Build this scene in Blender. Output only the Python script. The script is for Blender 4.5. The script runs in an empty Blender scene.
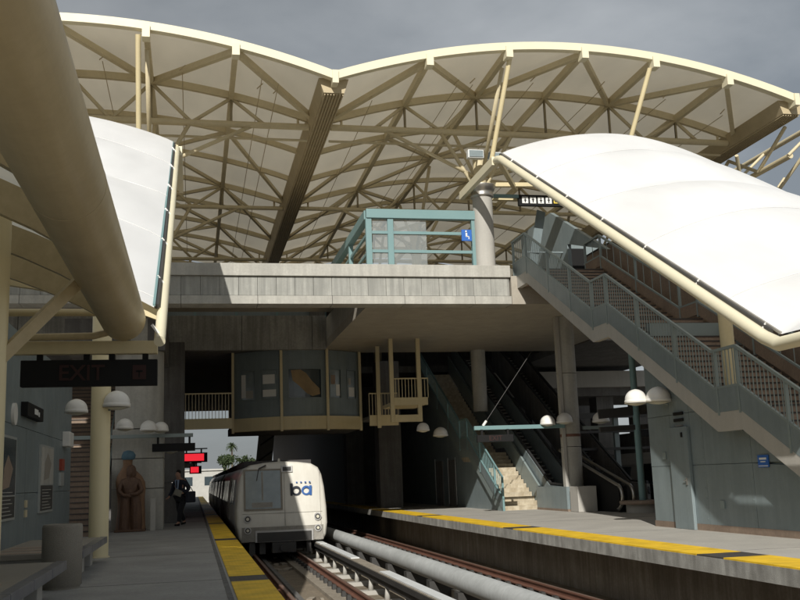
import bpy, bmesh, math, random
from mathutils import Vector, Matrix
random.seed(7)
R = math.radians
S = bpy.context.scene
col = S.collection

# ---------------------------------------------------------------- camera
F_PX, YAW, PIT, ROL = 980.0, 0.21062793801065702, 0.17885352877834831, -0.03602621264917576
cy, sy, cp, sp = math.cos(YAW), math.sin(YAW), math.cos(PIT), math.sin(PIT)
fw = Vector((sy*cp, cy*cp, sp)); rt = Vector((cy, -sy, 0)); up = rt.cross(fw)
c, s = math.cos(ROL), math.sin(ROL)
r2 = rt*c + up*s; u2 = up*c - rt*s
cam = bpy.data.objects.new('camera', bpy.data.cameras.new('camera')); col.objects.link(cam)
m = Matrix((r2, u2, -fw)).transposed().to_4x4(); m.translation = Vector((0, 0, 1.4))
cam.matrix_world = m
cam.data.sensor_width = 36; cam.data.lens = F_PX*36/800; cam.data.clip_start = .05; cam.data.clip_end = 3000
S.camera = cam
# ---------------------------------------------------------------- world and sun
SUN = Vector((-.335, -1, .625)).normalized()          # towards the sun
elev = math.asin(SUN.z); az = math.atan2(SUN.x, SUN.y)
W = bpy.data.worlds.new('World'); S.world = W; W.use_nodes = True
nt = W.node_tree; N = nt.nodes; Lk = nt.links; N.clear()
out = N.new('ShaderNodeOutputWorld'); bg = N.new('ShaderNodeBackground'); bg.inputs['Strength'].default_value = .1
sky = N.new('ShaderNodeTexSky'); sky.sky_type = 'NISHITA'; sky.sun_disc = False; sky.sun_elevation = elev; sky.sun_rotation = az
tc = N.new('ShaderNodeTexCoord'); mp = N.new('ShaderNodeMapping'); mp.inputs['Scale'].default_value = (1, 1, 2.2)
nz = N.new('ShaderNodeTexNoise'); nz.inputs['Scale'].default_value = 2.3; nz.inputs['Detail'].default_value = 7; nz.inputs['Roughness'].default_value = .52
nz.inputs['Distortion'].default_value = .25
cr = N.new('ShaderNodeValToRGB'); e = cr.color_ramp.elements
e[0].position = .36; e[0].color = (1.65, 1.82, 1.98, 1); e[1].position = .66; e[1].color = (3.5, 3.66, 3.78, 1)
mx = N.new('ShaderNodeMixRGB'); mx.inputs['Fac'].default_value = .93
Lk.new(tc.outputs['Generated'], mp.inputs['Vector']); Lk.new(mp.outputs['Vector'], nz.inputs['Vector']); Lk.new(nz.outputs['Fac'], cr.inputs['Fac'])
Lk.new(sky.outputs['Color'], mx.inputs['Color1']); Lk.new(cr.outputs['Color'], mx.inputs['Color2'])
sx_ = N.new('ShaderNodeSeparateXYZ'); Lk.new(tc.outputs['Generated'], sx_.inputs[0])
mr = N.new('ShaderNodeMapRange'); mr.inputs['From Min'].default_value = -.1; mr.inputs['From Max'].default_value = .6; mr.inputs['To Min'].default_value = .95; mr.inputs['To Max'].default_value = 1.28
Lk.new(sx_.outputs['X'], mr.inputs['Value']); vm = N.new('ShaderNodeVectorMath'); vm.operation = 'SCALE'; Lk.new(mx.outputs['Color'], vm.inputs[0]); Lk.new(mr.outputs['Result'], vm.inputs['Scale'])
Lk.new(vm.outputs['Vector'], bg.inputs['Color']); Lk.new(bg.outputs['Background'], out.inputs['Surface'])
sl = bpy.data.lights.new('sun', 'SUN'); sl.energy = 4.1; sl.angle = R(.53); sl.color = (1, .965, .9)
sun = bpy.data.objects.new('sun', sl); col.objects.link(sun); sun.rotation_euler = SUN.to_track_quat('Z', 'Y').to_euler()
vs = S.view_settings; S.display_settings.display_device = 'sRGB'; vs.view_transform = 'Standard'; vs.look = 'None'; vs.exposure = .18; vs.gamma = 1; vs.use_curve_mapping = False

# ---------------------------------------------------------------- materials
def mat(name, color, rough=.7, metal=0, n1=0, s1=3, n2=0, s2=40, streak=0, bump=0, bs=60, spec=.5, dark=None, axis_streak=(6, 6, .35), emit=None, trans=0, alpha=None, wave=None):
    M = bpy.data.materials.new(name); M.use_nodes = True; nt = M.node_tree; N = nt.nodes; L = nt.links
    b = N['Principled BSDF']; b.inputs['Roughness'].default_value = rough; b.inputs['Metallic'].default_value = metal
    b.inputs['Specular IOR Level'].default_value = spec
    tc = N.new('ShaderNodeTexCoord'); ob = tc.outputs['Object']
    g = N.new('ShaderNodeNewGeometry'); pos = g.outputs['Position']
    cur = None
    def rgb(v):
        n = N.new('ShaderNodeRGB'); n.outputs[0].default_value = (*v, 1); return n.outputs[0]
    cur = rgb(color)
    def layer(scale, amt, vec=None, detail=6, lo=.35, hi=.7, dk=None):
        nonlocal cur
        t = N.new('ShaderNodeTexNoise'); t.inputs['Scale'].default_value = scale; t.inputs['Detail'].default_value = detail; t.inputs['Roughness'].default_value = .6
        L.new(vec or pos, t.inputs['Vector'])
        r = N.new('ShaderNodeMapRange'); r.inputs['From Min'].default_value = lo; r.inputs['From Max'].default_value = hi
        r.inputs['To Min'].default_value = amt; r.inputs['To Max'].default_value = 0
        L.new(t.outputs['Fac'], r.inputs['Value'])
        mx = N.new('ShaderNodeMixRGB'); L.new(r.outputs['Result'], mx.inputs['Fac']); L.new(cur, mx.inputs['Color1'])
        d = dk or dark or tuple(v*.35 for v in color); mx.inputs['Color2'].default_value = (*d, 1); cur = mx.outputs['Color']
        return t
    if n1: layer(s1*.3, n1)
    if n2: layer(s2, n2)
    if streak:
        mp = N.new('ShaderNodeMapping'); mp.inputs['Scale'].default_value = axis_streak; L.new(pos, mp.inputs['Vector'])
        layer(1.0, streak, mp.outputs['Vector'], lo=.38, hi=.62)
    L.new(cur, b.inputs['Base Color'])
    if bump:
        t = N.new('ShaderNodeTexNoise'); t.inputs['Scale'].default_value = bs; t.inputs['Detail'].default_value = 5; L.new(pos, t.inputs['Vector'])
        bp = N.new('ShaderNodeBump'); bp.inputs['Strength'].default_value = bump; bp.inputs['Distance'].default_value = .02
        L.new(t.outputs['Fac'], bp.inputs['Height']); L.new(bp.outputs['Normal'], b.inputs['Normal'])
    if rough < .6:
        t = N.new('ShaderNodeTexNoise'); t.inputs['Scale'].default_value = 1.7; t.inputs['Detail'].default_value = 4; L.new(pos, t.inputs['Vector'])
        r = N.new('ShaderNodeMapRange'); r.inputs['To Min'].default_value = max(.05, rough-.12); r.inputs['To Max'].default_value = rough+.2
        L.new(t.outputs['Fac'], r.inputs['Value']); L.new(r.outputs['Result'], b.inputs['Roughness'])
    if emit:
        b.inputs['Emission Color'].default_value = (*emit[0], 1); b.inputs['Emission Strength'].default_value = emit[1]
    if trans: b.inputs['Transmission Weight'].default_value = trans
    if alpha is not None: b.inputs['Alpha'].default_value = alpha
    return M
def fabric(name, color, fac, rough=.6, seams=0):
    M = bpy.data.materials.new(name); M.use_nodes = True; N = M.node_tree.nodes; L = M.node_tree.links
    b = N['Principled BSDF']; b.inputs['Roughness'].default_value = rough; b.inputs['Specular IOR Level'].default_value = .3
    t = N.new('ShaderNodeBsdfTranslucent'); mx = N.new('ShaderNodeMixShader'); mx.inputs[0].default_value = fac
    g = N.new('ShaderNodeNewGeometry'); n = N.new('ShaderNodeTexNoise'); n.inputs['Scale'].default_value = .5; n.inputs['Detail'].default_value = 8
    mp = N.new('ShaderNodeMapping'); mp.inputs['Scale'].default_value = (1.6, .5, 1); L.new(g.outputs['Position'], mp.inputs['Vector']); L.new(mp.outputs['Vector'], n.inputs['Vector'])
    cr = N.new('ShaderNodeValToRGB'); cr.color_ramp.elements[0].position = .3; cr.color_ramp.elements[1].position = .7
    cr.color_ramp.elements[0].color = (*[v*.86 for v in color], 1); cr.color_ramp.elements[1].color = (*color, 1)
    L.new(n.outputs['Fac'], cr.inputs['Fac'])
    L.new(cr.outputs['Color'], b.inputs['Base Color']); L.new(cr.outputs['Color'], t.inputs['Color'])
    o = N['Material Output']; L.new(b.outputs[0], mx.inputs[1]); L.new(t.outputs[0], mx.inputs[2]); L.new(mx.outputs[0], o.inputs['Surface'])
    return M
M = {}
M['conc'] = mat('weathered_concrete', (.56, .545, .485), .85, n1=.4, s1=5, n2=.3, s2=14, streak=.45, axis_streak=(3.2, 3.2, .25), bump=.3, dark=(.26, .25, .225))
M['conc_clean'] = mat('smooth_concrete', (.46, .44, .4), .8, n1=.25, s1=4, n2=.2, s2=20, streak=.2, bump=.15, dark=(.3, .29, .26))
M['conc_board'] = mat('board_marked_concrete', (.43, .425, .385), .85, n1=.4, s1=8, n2=.25, s2=18, streak=.75, axis_streak=(7, 3, .3), bump=.3, dark=(.22, .22, .2))
M['conc_far'] = mat('grey_streaked_concrete', (.42, .415, .39), .85, n1=.45, s1=5, n2=.3, s2=12, streak=.6, bump=.3, dark=(.15, .15, .14))
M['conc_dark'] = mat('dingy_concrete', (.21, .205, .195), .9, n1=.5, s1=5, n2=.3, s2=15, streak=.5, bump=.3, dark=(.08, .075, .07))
M['soffit'] = mat('soffit_concrete', (.43, .395, .33), .85, n1=.35, s1=6, n2=.2, s2=12, bump=.2, dark=(.22, .19, .15))
M['floor'] = mat('platform_paving', (.4, .395, .375), .7, n1=.6, s1=3, n2=.5, s2=18, bump=.12, bs=90, dark=(.2, .195, .185))
M['floor_r'] = mat('platform_paving_pale', (.5, .475, .42), .75, n1=.5, s1=3, n2=.4, s2=18, bump=.12, bs=90, dark=(.29, .275, .25))
M['lip'] = mat('platform_edge_concrete', (.52, .51, .47), .85, n1=.4, s1=6, n2=.35, s2=4, streak=.5, axis_streak=(5, 5, 1), bump=.4, dark=(.13, .125, .11))
M['cream_col'] = mat('cream_column_paint', (.8, .7, .44), .42, n1=.12, s1=4, dark=(.55, .47, .28), streak=.12)
M['cream'] = mat('cream_paint', (.68, .58, .35), .42, n1=.15, s1=4, n2=.12, s2=15, dark=(.42, .35, .2), streak=.12)
M['cream_rim'] = mat('pale_cream_paint', (.76, .7, .51), .42, n1=.12, s1=4, dark=(.55, .5, .36))
M['cream_dull'] = mat('cream_steel_truss', (.68, .59, .39), .55, n1=.2, s1=4, n2=.15, s2=9, dark=(.33, .27, .16))
M['wall_low'] = mat('stained_platform_wall', (.42, .385, .33), .9, n1=.5, s1=5, n2=.3, s2=15, streak=.6, bump=.3, dark=(.13, .105, .08))
M['tan'] = mat('tan_paint', (.56, .46, .275), .42, n1=.2, s1=5, n2=.12, s2=12, streak=.22, axis_streak=(7, .3, 7), bump=.08, bs=6, dark=(.27, .2, .1))
M['valley'] = mat('ribbed_valley_steel', (.52, .43, .27), .55, n1=.25, s1=6, dark=(.24, .19, .11))
M['blue'] = mat('blue_grey_panel', (.225, .27, .28), .38, n1=.25, s1=5, n2=.12, s2=14, streak=.2, dark=(.1, .125, .125))
M['teal'] = mat('teal_paint', (.17, .28, .285), .4, n1=.15, s1=5, dark=(.2, .3, .29))
M['bluerail'] = mat('grey_blue_rail_paint', (.24, .285, .28), .45, n1=.2, s1=5, dark=(.14, .18, .17))
M['steel'] = mat('stainless', (.5, .48, .44), .3, metal=.9, n1=.2, s1=8)
M['alu'] = mat('brushed_aluminium', (.55, .54, .52), .4, metal=.35, n1=.2, s1=3, streak=.2, axis_streak=(1, .3, 12))
M['trainwhite'] = mat('train_cab_paint', (.74, .72, .65), .32, n1=.14, s1=8, n2=.1, s2=12, streak=.22, axis_streak=(5, 5, .6), dark=(.5, .46, .38))
M['traingrey'] = mat('train_skirt', (.36, .34, .3), .5, n1=.4, s1=8, n2=.3, s2=20, dark=(.13, .12, .1))
M['black'] = mat('black_paint', (.012, .012, .012), .7, spec=.2)
M['dark'] = mat('dark_steel', (.05, .048, .045), .6, n1=.3, s1=6)
M['rubber'] = mat('black_rubber', (.02, .02, .02), .7)
M['glass'] = mat('dark_glass', (.05, .07, .08), .08, spec=.9, n1=.3, s1=4)
M['windscreen'] = mat('windscreen_glass', (.26, .31, .32), .1, spec=.9, n1=.35, s1=9, dark=(.08, .1, .11))  # pale mottled base colour carries the look of reflections on the glass
M['brown'] = mat('brown_stair_tile', (.38, .285, .215), .6, n1=.3, s1=6, n2=.35, s2=18, dark=(.11, .075, .055))
M['stepnose'] = mat('dark_step_nosing', (.055, .045, .04), .6, n1=.2)
M['step'] = mat('cream_stair_terrazzo', (.64, .58, .45), .7, n1=.3, s1=8, n2=.5, s2=7, streak=.5, axis_streak=(5, 5, 2), dark=(.26, .2, .12))
M['rust'] = mat('rusty_rail', (.19, .085, .055), .7, n1=.4, s1=8, n2=.3, s2=30, bump=.3, dark=(.08, .035, .025))
M['railtop'] = mat('rail_head', (.3, .2, .16), .4, metal=.5, n1=.3, s1=6)
M['plinth'] = mat('track_plinth', (.38, .34, .27), .9, n1=.5, s1=8, n2=.5, s2=9, bump=.5, dark=(.16, .13, .1))
M['bed'] = mat('track_bed', (.3, .25, .18), .95, n1=.6, s1=5, n2=.5, s2=11, bump=.8, bs=25, dark=(.11, .085, .06))
M['cover'] = mat('coverboard_fibreglass', (.72, .74, .74), .45, n1=.2, s1=6, n2=.15, s2=15, dark=(.45, .46, .46))
M['ductgrey'] = mat('duct_pale_grey', (.56, .575, .57), .5, n1=.3, s1=5, n2=.3, s2=9, dark=(.25, .26, .25), streak=.2, axis_streak=(3, .5, 3))
M['white'] = mat('white_enamel', (.78, .76, .71), .4, n1=.12, s1=10)
M['posterframe'] = mat('poster_frame', (.5, .52, .5), .35, metal=.5)
M['wood'] = mat('carved_wood', (.17, .095, .055), .6, n1=.5, s1=14, n2=.4, s2=22, streak=.5, axis_streak=(14, 14, 1.5), bump=.8, bs=25, dark=(.07, .033, .018))
M['wood_pale'] = mat('carved_wood_pale', (.27, .165, .095), .65, n1=.4, s1=14, n2=.4, s2=22, streak=.4, axis_streak=(14, 14, 1.5), bump=.6, bs=25, dark=(.16, .08, .04))
M['cyan'] = mat('faded_blue_paint', (.1, .19, .25), .75, n1=.5, s1=10)
M['red_led'] = mat('red_display', (.25, .0, .01), .5, emit=((1, .03, .05), .75))
M['redtext'] = mat('dim_sign_letters', (.035, .012, .01), .8)
M['yellowtext'] = mat('yellow_sign_letters', (.75, .55, .08), .6)
M['whitetext'] = mat('white_sign_letters', (.75, .75, .72), .6)
M['signblue'] = mat('sign_blue', (.02, .12, .45), .45)
M['logoblue'] = mat('logo_blue', (.035, .12, .36), .45)
M['logoblack'] = mat('logo_black', (.025, .03, .045), .45)
M['skin'] = mat('skin', (.42, .24, .17), .6)
M['suit'] = mat('navy_suit_cloth', (.022, .026, .04), .9, bump=.2)
M['trouser'] = mat('black_trouser_cloth', (.014, .014, .017), .9)
M['shirt'] = mat('light_blue_shirt', (.35, .45, .62), .8)
M['hair'] = mat('dark_hair', (.02, .014, .01), .8)
M['paper'] = mat('newsprint', (.42, .4, .33), .9, n2=.5, s2=60)
M['leaf'] = mat('foliage', (.05, .075, .025), .8, n1=.5, s1=6, dark=(.02, .035, .012))
M['bark'] = mat('bark', (.13, .1, .07), .9, bump=.6)
M['lens'] = mat('lamp_lens', (.65, .62, .5), .15, spec=.9)
M['brick'] = mat('brown_block', (.3, .225, .165), .85, n1=.4, s1=5, n2=.3, s2=16, dark=(.09, .06, .045))
M['farwall'] = mat('pale_render', (.5, .49, .45), .9, n1=.3, s1=2)
M['roofdark'] = mat('dark_roof', (.06, .055, .055), .85)
M['ground'] = mat('far_ground', (.14, .125, .1), .95, n1=.5, s1=.5, n2=.3, s2=4)
M['granite'] = mat('polished_granite', (.17, .175, .2), .3, n1=.3, s1=9, n2=.45, s2=60, dark=(.07, .07, .08))
M['sandconc'] = mat('exposed_aggregate', (.34, .31, .26), .9, n1=.2, s1=5, n2=.5, s2=70, bump=.5, bs=120, dark=(.2, .18, .15))
M['seam'] = mat('membrane_seam', (.74, .74, .72), .7)
M['fab_roof'] = fabric('roof_membrane', (.74, .68, .55), .29)
M['fab_white'] = fabric('stair_membrane', (.95, .95, .94), .24)
M['fab_plat'] = fabric('platform_membrane', (.75, .73, .64), .3)
# yellow tactile tiles
def tactile(name, c1):
    m_ = bpy.data.materials.new(name); m_.use_nodes = True; N = m_.node_tree.nodes; L = m_.node_tree.links; b = N['Principled BSDF']; b.inputs['Roughness'].default_value = .6
    g = N.new('ShaderNodeNewGeometry'); v = N.new('ShaderNodeTexVoronoi'); v.inputs['Scale'].default_value = 16; v.inputs['Randomness'].default_value = 0
    L.new(g.outputs['Position'], v.inputs['Vector'])
    bp = N.new('ShaderNodeBump'); bp.invert = True; bp.inputs['Strength'].default_value = .5; bp.inputs['Distance'].default_value = .01
    L.new(v.outputs['Distance'], bp.inputs['Height']); L.new(bp.outputs['Normal'], b.inputs['Normal'])
    n = N.new('ShaderNodeTexNoise'); n.inputs['Scale'].default_value = 2.5; n.inputs['Detail'].default_value = 8; L.new(g.outputs['Position'], n.inputs['Vector'])
    cr = N.new('ShaderNodeValToRGB'); cr.color_ramp.elements[0].position = .32; cr.color_ramp.elements[1].position = .6
    cr.color_ramp.elements[0].color = (*[x*.72 for x in c1], 1); cr.color_ramp.elements[1].color = (*c1, 1)
    L.new(n.outputs['Fac'], cr.inputs['Fac']); L.new(cr.outputs['Color'], b.inputs['Base Color'])
    return m_
M['yellow'] = tactile('yellow_tactile', (.88, .56, .025))
M['blacktile'] = tactile('black_tactile', (.06, .055, .05))

# ---------------------------------------------------------------- mesh builder
SPLIT = {'facade_window', 'bracket', 'cradle', 'rail_clip', 'side_window', 'side_door', 'bogie_frame', 'wheel', 'truss_web', 'column_branch', 'parapet_panel', 'clamp', 'hanger', 'door', 'door_frame', 'seat_inlay',
 'granite_edge', 'leg_block', 'top_beam', 'bar', 'post', 'beam', 'pictogram_tile', 'edge_band', 'logo_dot', 'deck_slab', 'concourse_slab', 'pier', 'infill_panel', 'windscreen_trim', 'white_cover', 'wall_core', 'rear_wall'}
class MB:
    def __init__(s): s.bm = bmesh.new(); s.mi = 0
    def _f(s, vs, sm=False):
        try:
            f = s.bm.faces.new(vs); f.smooth = sm; f.material_index = s.mi; return f
        except ValueError: return None
    def box(s, x0, x1, y0, y1, z0, z1):
        v = [s.bm.verts.new(p) for p in ((x0,y0,z0),(x1,y0,z0),(x1,y1,z0),(x0,y1,z0),(x0,y0,z1),(x1,y0,z1),(x1,y1,z1),(x0,y1,z1))]
        for q in ((0,3,2,1),(4,5,6,7),(0,1,5,4),(1,2,6,5),(2,3,7,6),(3,0,4,7)): s._f([v[i] for i in q])
        return s
    def bar(s, a, b, w, h, upv=(0,0,1)):
        a, b = Vector(a), Vector(b); d = (b-a).normalized(); u = Vector(upv)
        if abs(d.dot(u)) > .98: u = Vector((0,1,0))
        sd = d.cross(u).normalized(); u = sd.cross(d)
        r = []
        for p in (a, b): r.append([s.bm.verts.new(p + sd*x*w/2 + u*y*h/2) for x, y in ((-1,-1),(1,-1),(1,1),(-1,1))])
        for i in range(4): j = (i+1)%4; s._f([r[0][i], r[0][j], r[1][j], r[1][i]])
        s._f(r[0][::-1]); s._f(r[1]); return s
    def tube(s, pts, rad, n=10, caps=True):
        pts = [Vector(p) for p in pts]; rings = []
        rads = rad if isinstance(rad, (list, tuple)) else [rad]*len(pts)
        ref = None
        for i, p in enumerate(pts):
            d = ((pts[i]-pts[i-1]).normalized() if i else Vector()) + ((pts[i+1]-pts[i]).normalized() if i < len(pts)-1 else Vector())
            d.normalize()
            if ref is None: ref = Vector((0,0,1)) if abs(d.z) < .9 else Vector((1,0,0))
            sd = d.cross(ref).normalized(); u = sd.cross(d); ref = u
            rings.append([s.bm.verts.new(p + (sd*math.cos(t) + u*math.sin(t))*rads[i]) for t in [2*math.pi*k/n for k in range(n)]])
        for a, b in zip(rings, rings[1:]):
            for k in range(n): s._f([a[k], a[(k+1)%n], b[(k+1)%n], b[k]], True)
        if caps: s._cap(rings[0][::-1]); s._cap(rings[-1])
        return s
    def _cap(s, vs):
        f = s._f(vs)
        if f:
            for e_ in f.edges: e_.smooth = False
    def sweep(s, pts, w, h, axis=(0,1,0)):      # rectangular section along a polyline lying in a plane normal to axis
        pts = [Vector(p) for p in pts]; ax = Vector(axis); rings = []
        for i, p in enumerate(pts):
            d = ((pts[i]-pts[i-1]).normalized() if i else Vector()) + ((pts[i+1]-pts[i]).normalized() if i < len(pts)-1 else Vector())
            d.normalize(); u = ax.cross(d).normalized()
            if i and i < len(pts)-1:
                cs = d.dot((pts[i+1]-pts[i]).normalized()); k = 1/max(cs, .5)
            else: k = 1
            rings.append([s.bm.verts.new(p + ax*x*w/2 + u*y*k*h/2) for x, y in ((-1,-1),(1,-1),(1,1),(-1,1))])
        for a, b in zip(rings, rings[1:]):
            for k in range(4): s._f([a[k], a[(k+1)%4], b[(k+1)%4], b[k]])
        s._f(rings[0][::-1]); s._f(rings[-1]); return s
    def prism(s, prof, x0, x1, ax='x'):          # polygon extruded along an axis
        def P(u, v, t): return {'x': (t,u,v), 'y': (u,t,v), 'z': (u,v,t)}[ax]
        a = [s.bm.verts.new(P(u,v,x0)) for u, v in prof]; b = [s.bm.verts.new(P(u,v,x1)) for u, v in prof]
        n = len(prof)
        for i in range(n): j = (i+1)%n; s._f([a[i], a[j], b[j], b[i]])
        s._f(a[::-1]); s._f(b); return s
    def loft(s, rings, sm=True, caps=True):
        rr = [[s.bm.verts.new(p) for p in r] for r in rings]; n = len(rr[0])
        for a, b in zip(rr, rr[1:]):
            for k in range(n): s._f([a[k], a[(k+1)%n], b[(k+1)%n], b[k]], sm)
        if caps: s._cap(rr[0][::-1]); s._cap(rr[-1])
        return s
    def lathe(s, cx, cy_, prof, n=24):
        return s.loft([[(cx+r*math.cos(2*math.pi*k/n), cy_+r*math.sin(2*math.pi*k/n), z) for k in range(n)] for r, z in prof])
    def grid(s, fn, nu, nv, sm=True):
        v = [[s.bm.verts.new(fn(i/nu, j/nv)) for j in range(nv+1)] for i in range(nu+1)]
        for i in range(nu):
            for j in range(nv): s._f([v[i][j], v[i+1][j], v[i+1][j+1], v[i][j+1]], sm)
        return s
    def build(s, name, m_, parent=None, bevel=0, at=None):
        if parent and name in SPLIT:
            s.bm.verts.index_update(); seen = set(); comps = []
            for v in s.bm.verts:
                if v in seen: continue
                st_ = [v]; seen.add(v); cp_ = []
                while st_:
                    a = st_.pop(); cp_.append(a)
                    for e_ in a.link_edges:
                        b = e_.other_vert(a)
                        if b not in seen: seen.add(b); st_.append(b)
                comps.append(cp_)
            if 1 < len(comps) <= 100:
                last = None
                for cp_ in comps:
                    ix = {v: i for i, v in enumerate(cp_)}; me = bpy.data.meshes.new(name)
                    fs = {f for v in cp_ for f in v.link_faces}
                    me.from_pydata([tuple(v.co) for v in cp_], [], [[ix[v] for v in f.verts] for f in fs])
                    for p_, f in zip(me.polygons, fs): p_.use_smooth = f.smooth
                    nb = bmesh.new(); nb.from_mesh(me); bmesh.ops.recalc_face_normals(nb, faces=nb.faces); nb.to_mesh(me); nb.free()
                    me.materials.append(M[m_] if isinstance(m_, str) else m_)
                    last = bpy.data.objects.new(name, me); col.objects.link(last); last.parent = parent
                    if bevel:
                        b = last.modifiers.new('bevel', 'BEVEL'); b.width = bevel; b.segments = 2; b.limit_method = 'ANGLE'; b.angle_limit = R(50)
                s.bm.free(); return last
        me = bpy.data.meshes.new(name); bmesh.ops.recalc_face_normals(s.bm, faces=s.bm.faces)
        s.bm.to_mesh(me); s.bm.free()
        for k in (m_ if isinstance(m_, list) else [m_]): me.materials.append(M[k] if isinstance(k, str) else k)
        o = bpy.data.objects.new(name, me); col.objects.link(o)
        if parent: o.parent = parent
        if bevel:
            b = o.modifiers.new('bevel', 'BEVEL'); b.width = bevel; b.segments = 2; b.limit_method = 'ANGLE'; b.angle_limit = R(50)
        if at:
            a = Vector(at); me.transform(Matrix.Translation(-a)); o.location = a
        return o
def tag(o, label, cat, group=None):
    o['label'] = label; o['category'] = cat
    if group: o['group'] = group
    return o
def thing(name, label, cat, loc=(0,0,0), group=None):
    o = bpy.data.objects.new(name, None); col.objects.link(o); o.location = loc; o.empty_display_size = .2
    return tag(o, label, cat, group)
def adopt(root):      # parts were built in world coordinates: keep them there
    bpy.context.view_layer.update()
    inv = Matrix.Translation(-Vector(root.location))
    for ch in root.children:
        ch.matrix_parent_inverse = inv
def struct(o): o['kind'] = 'structure'; return o
def copy_tree(o, parent=None):
    n = o.copy(); col.objects.link(n); n.parent = parent
    for ch in o.children: copy_tree(ch, n)
    return n
def textobj(name, txt, size, m_, parent, loc, rot=(R(90),0,0), ext=.004, align='CENTER'):
    cu = bpy.data.curves.new(name, 'FONT'); cu.body = txt; cu.size = size; cu.extrude = ext; cu.align_x = align; cu.align_y = 'CENTER'; cu.offset = size*.012
    tmp = bpy.data.objects.new('t', cu); col.objects.link(tmp)
    me = bpy.data.meshes.new_from_object(tmp.evaluated_get(bpy.context.evaluated_depsgraph_get())); bpy.data.objects.remove(tmp)
    me.materials.clear(); me.materials.append(M[m_]); me.name = name
    o = bpy.data.objects.new(name, me); col.objects.link(o); o.location = loc; o.rotation_euler = rot
    if parent: o.parent = parent
    return o

# ================================================================ SETTING: ground, platforms, tracks
g = MB(); g.box(-400, 500, -60, 900, -2.2, -1.9); struct(g.build('ground', 'ground'))
g = MB(); g.box(.3, 10, -8, 130, -1.9, -1.35); struct(g.build('track_bed', 'bed'))
# left platform
def platform(name, x_edge, x_far, sgn, fl, y1):
    r = bpy.data.objects.new(name, None); col.objects.link(r); struct(r)
    a, b = sorted((x_edge, x_far)); wall = x_edge - sgn*.95
    s_ = MB(); s_.box(a, b, -8, y1, -.26, 0); s_.build('platform_slab', fl, r, .015)
    s_ = MB(); a, b = sorted((wall, x_far)); s_.box(a, b, -7.9, y1-.1, -1.9, -.262); s_.build('platform_wall', 'wall_low', r)
    s_ = MB(); a, b = sorted((x_edge - sgn*.05, x_edge + sgn*.02)); s_.box(a, b, -8, y1, -.25, -.012); s_.build('edge_fascia', 'lip', r)
    return r
PL = platform('platform_left', 1.06, -9, 1, 'floor', 120)
PR = platform('platform_right', 7.97, 24, -1, 'floor_r', 120)
bands = {1.06: [15.2 + 10.7*k - .0 for k in range(-2, 9)], 7.97: [14.6 + 10.3*k for k in range(-2, 9)]}
for xe, sg, PLT in ((1.06, -1, PL), (7.97, 1, PR)):
    ys = bands[xe]; last = -8
    for yb in ys + [119]:
        lo, hi = sorted((xe+sg*-.012, xe+sg*(.53 if sg < 0 else .78)))
        if yb-.5 > last:
            q = MB(); q.box(lo, hi, last+.004, yb-.42, -.03, .012); q.build('yellow_edge_strip', 'yellow', PLT)
        q = MB(); q.box(lo, hi, yb-.416, yb+.416, -.03, .010); q.build('black_edge_band', 'blacktile', PLT)
        last = yb+.42
# paving joints
for PLT, x0, x1, nm in ((PL, -3.4, .45, 'floor_joint'), (PR, 8.85, 24, 'floor_joint')):
    q = MB()
    for k in range(0, 18): q.box(x0, x1, 6.1*k+3.1, 6.1*k+3.12, -.01, .003)
    q.build(nm, 'conc_dark', PLT)
q = MB(); q.box(.42, .49, -8, 118, -.01, .004); q.build('edge_joint', 'conc_dark', PL)
# patches on the platform edges
for x0, x1, xr, zz in ((-.9, .35, 0, 0),):
    pass
# rails, plinths, clips
def rail(x, label, grp='running rails'):
    r = thing('running_rail', label, 'rail', (x, 10, -1.35), grp)
    prof = [(-.07,-1.16),(.07,-1.16),(.07,-1.135),(.012,-1.12),(.012,-1.04),(.036,-1.03),(.036,-1.0),(-.036,-1.0),(-.036,-1.03),(-.012,-1.04),(-.012,-1.12),(-.07,-1.135)]
    q = MB(); q.prism([(x+a*1.25, b) for a, b in prof], -8, 125, 'y'); q.build('rail_web', 'rust', r)
    q = MB(); q.box(x-.03, x+.03, -8, 125, -1.0, -.996); q.build('rail_head', 'railtop', r)
    q = MB(); q.box(x-.42, x+.34, -8, 125, -1.36, -1.26); q.build('plinth', 'plinth', r)
    q = MB()
    for k in range(-8, 150):
        y = k*.76; q.box(x-.2, x+.2, y, y+.2, -1.26, -1.18); q.box(x-.17, x-.08, y+.05, y+.15, -1.18, -1.12); q.box(x+.08, x+.17, y+.05, y+.15, -1.18, -1.12)
    q.bm.free(); q = MB(); n_ = 0
    if x != 6.02:
        for k in range(10, 58):
            y = k*.8; q.box(x-.17, x+.17, y, y+.2, -1.26, -1.14)
        q.build('rail_clip', 'dark', r)
        q = MB()
        for k in range(58, 130): q.box(x-.17, x+.17, k*.8, k*.8+.2, -1.26, -1.14)
        q.build('distant_clips', 'dark', r)['kind'] = 'stuff'
    adopt(r); return r
rail(2.02, 'rusty rail under the train, nearest the left platform edge')
rail(3.52, 'rusty rail beside the white-topped third rail, right rail of the train track')
rail(6.02, 'rusty rail just behind the big pale pipe')
rail(7.5, 'rusty rail nearest the right platform wall')
# guard channel beside left rail
q = MB(); q.box(2.3, 2.42, -8, 125, -1.35, -1.2); q.box(1.66, 1.74, -8, 125, -1.35, -1.22); tag(q.build('cable_channel', 'conc_dark'), 'dark raised channel strips running along the left rail', 'channel')
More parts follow.
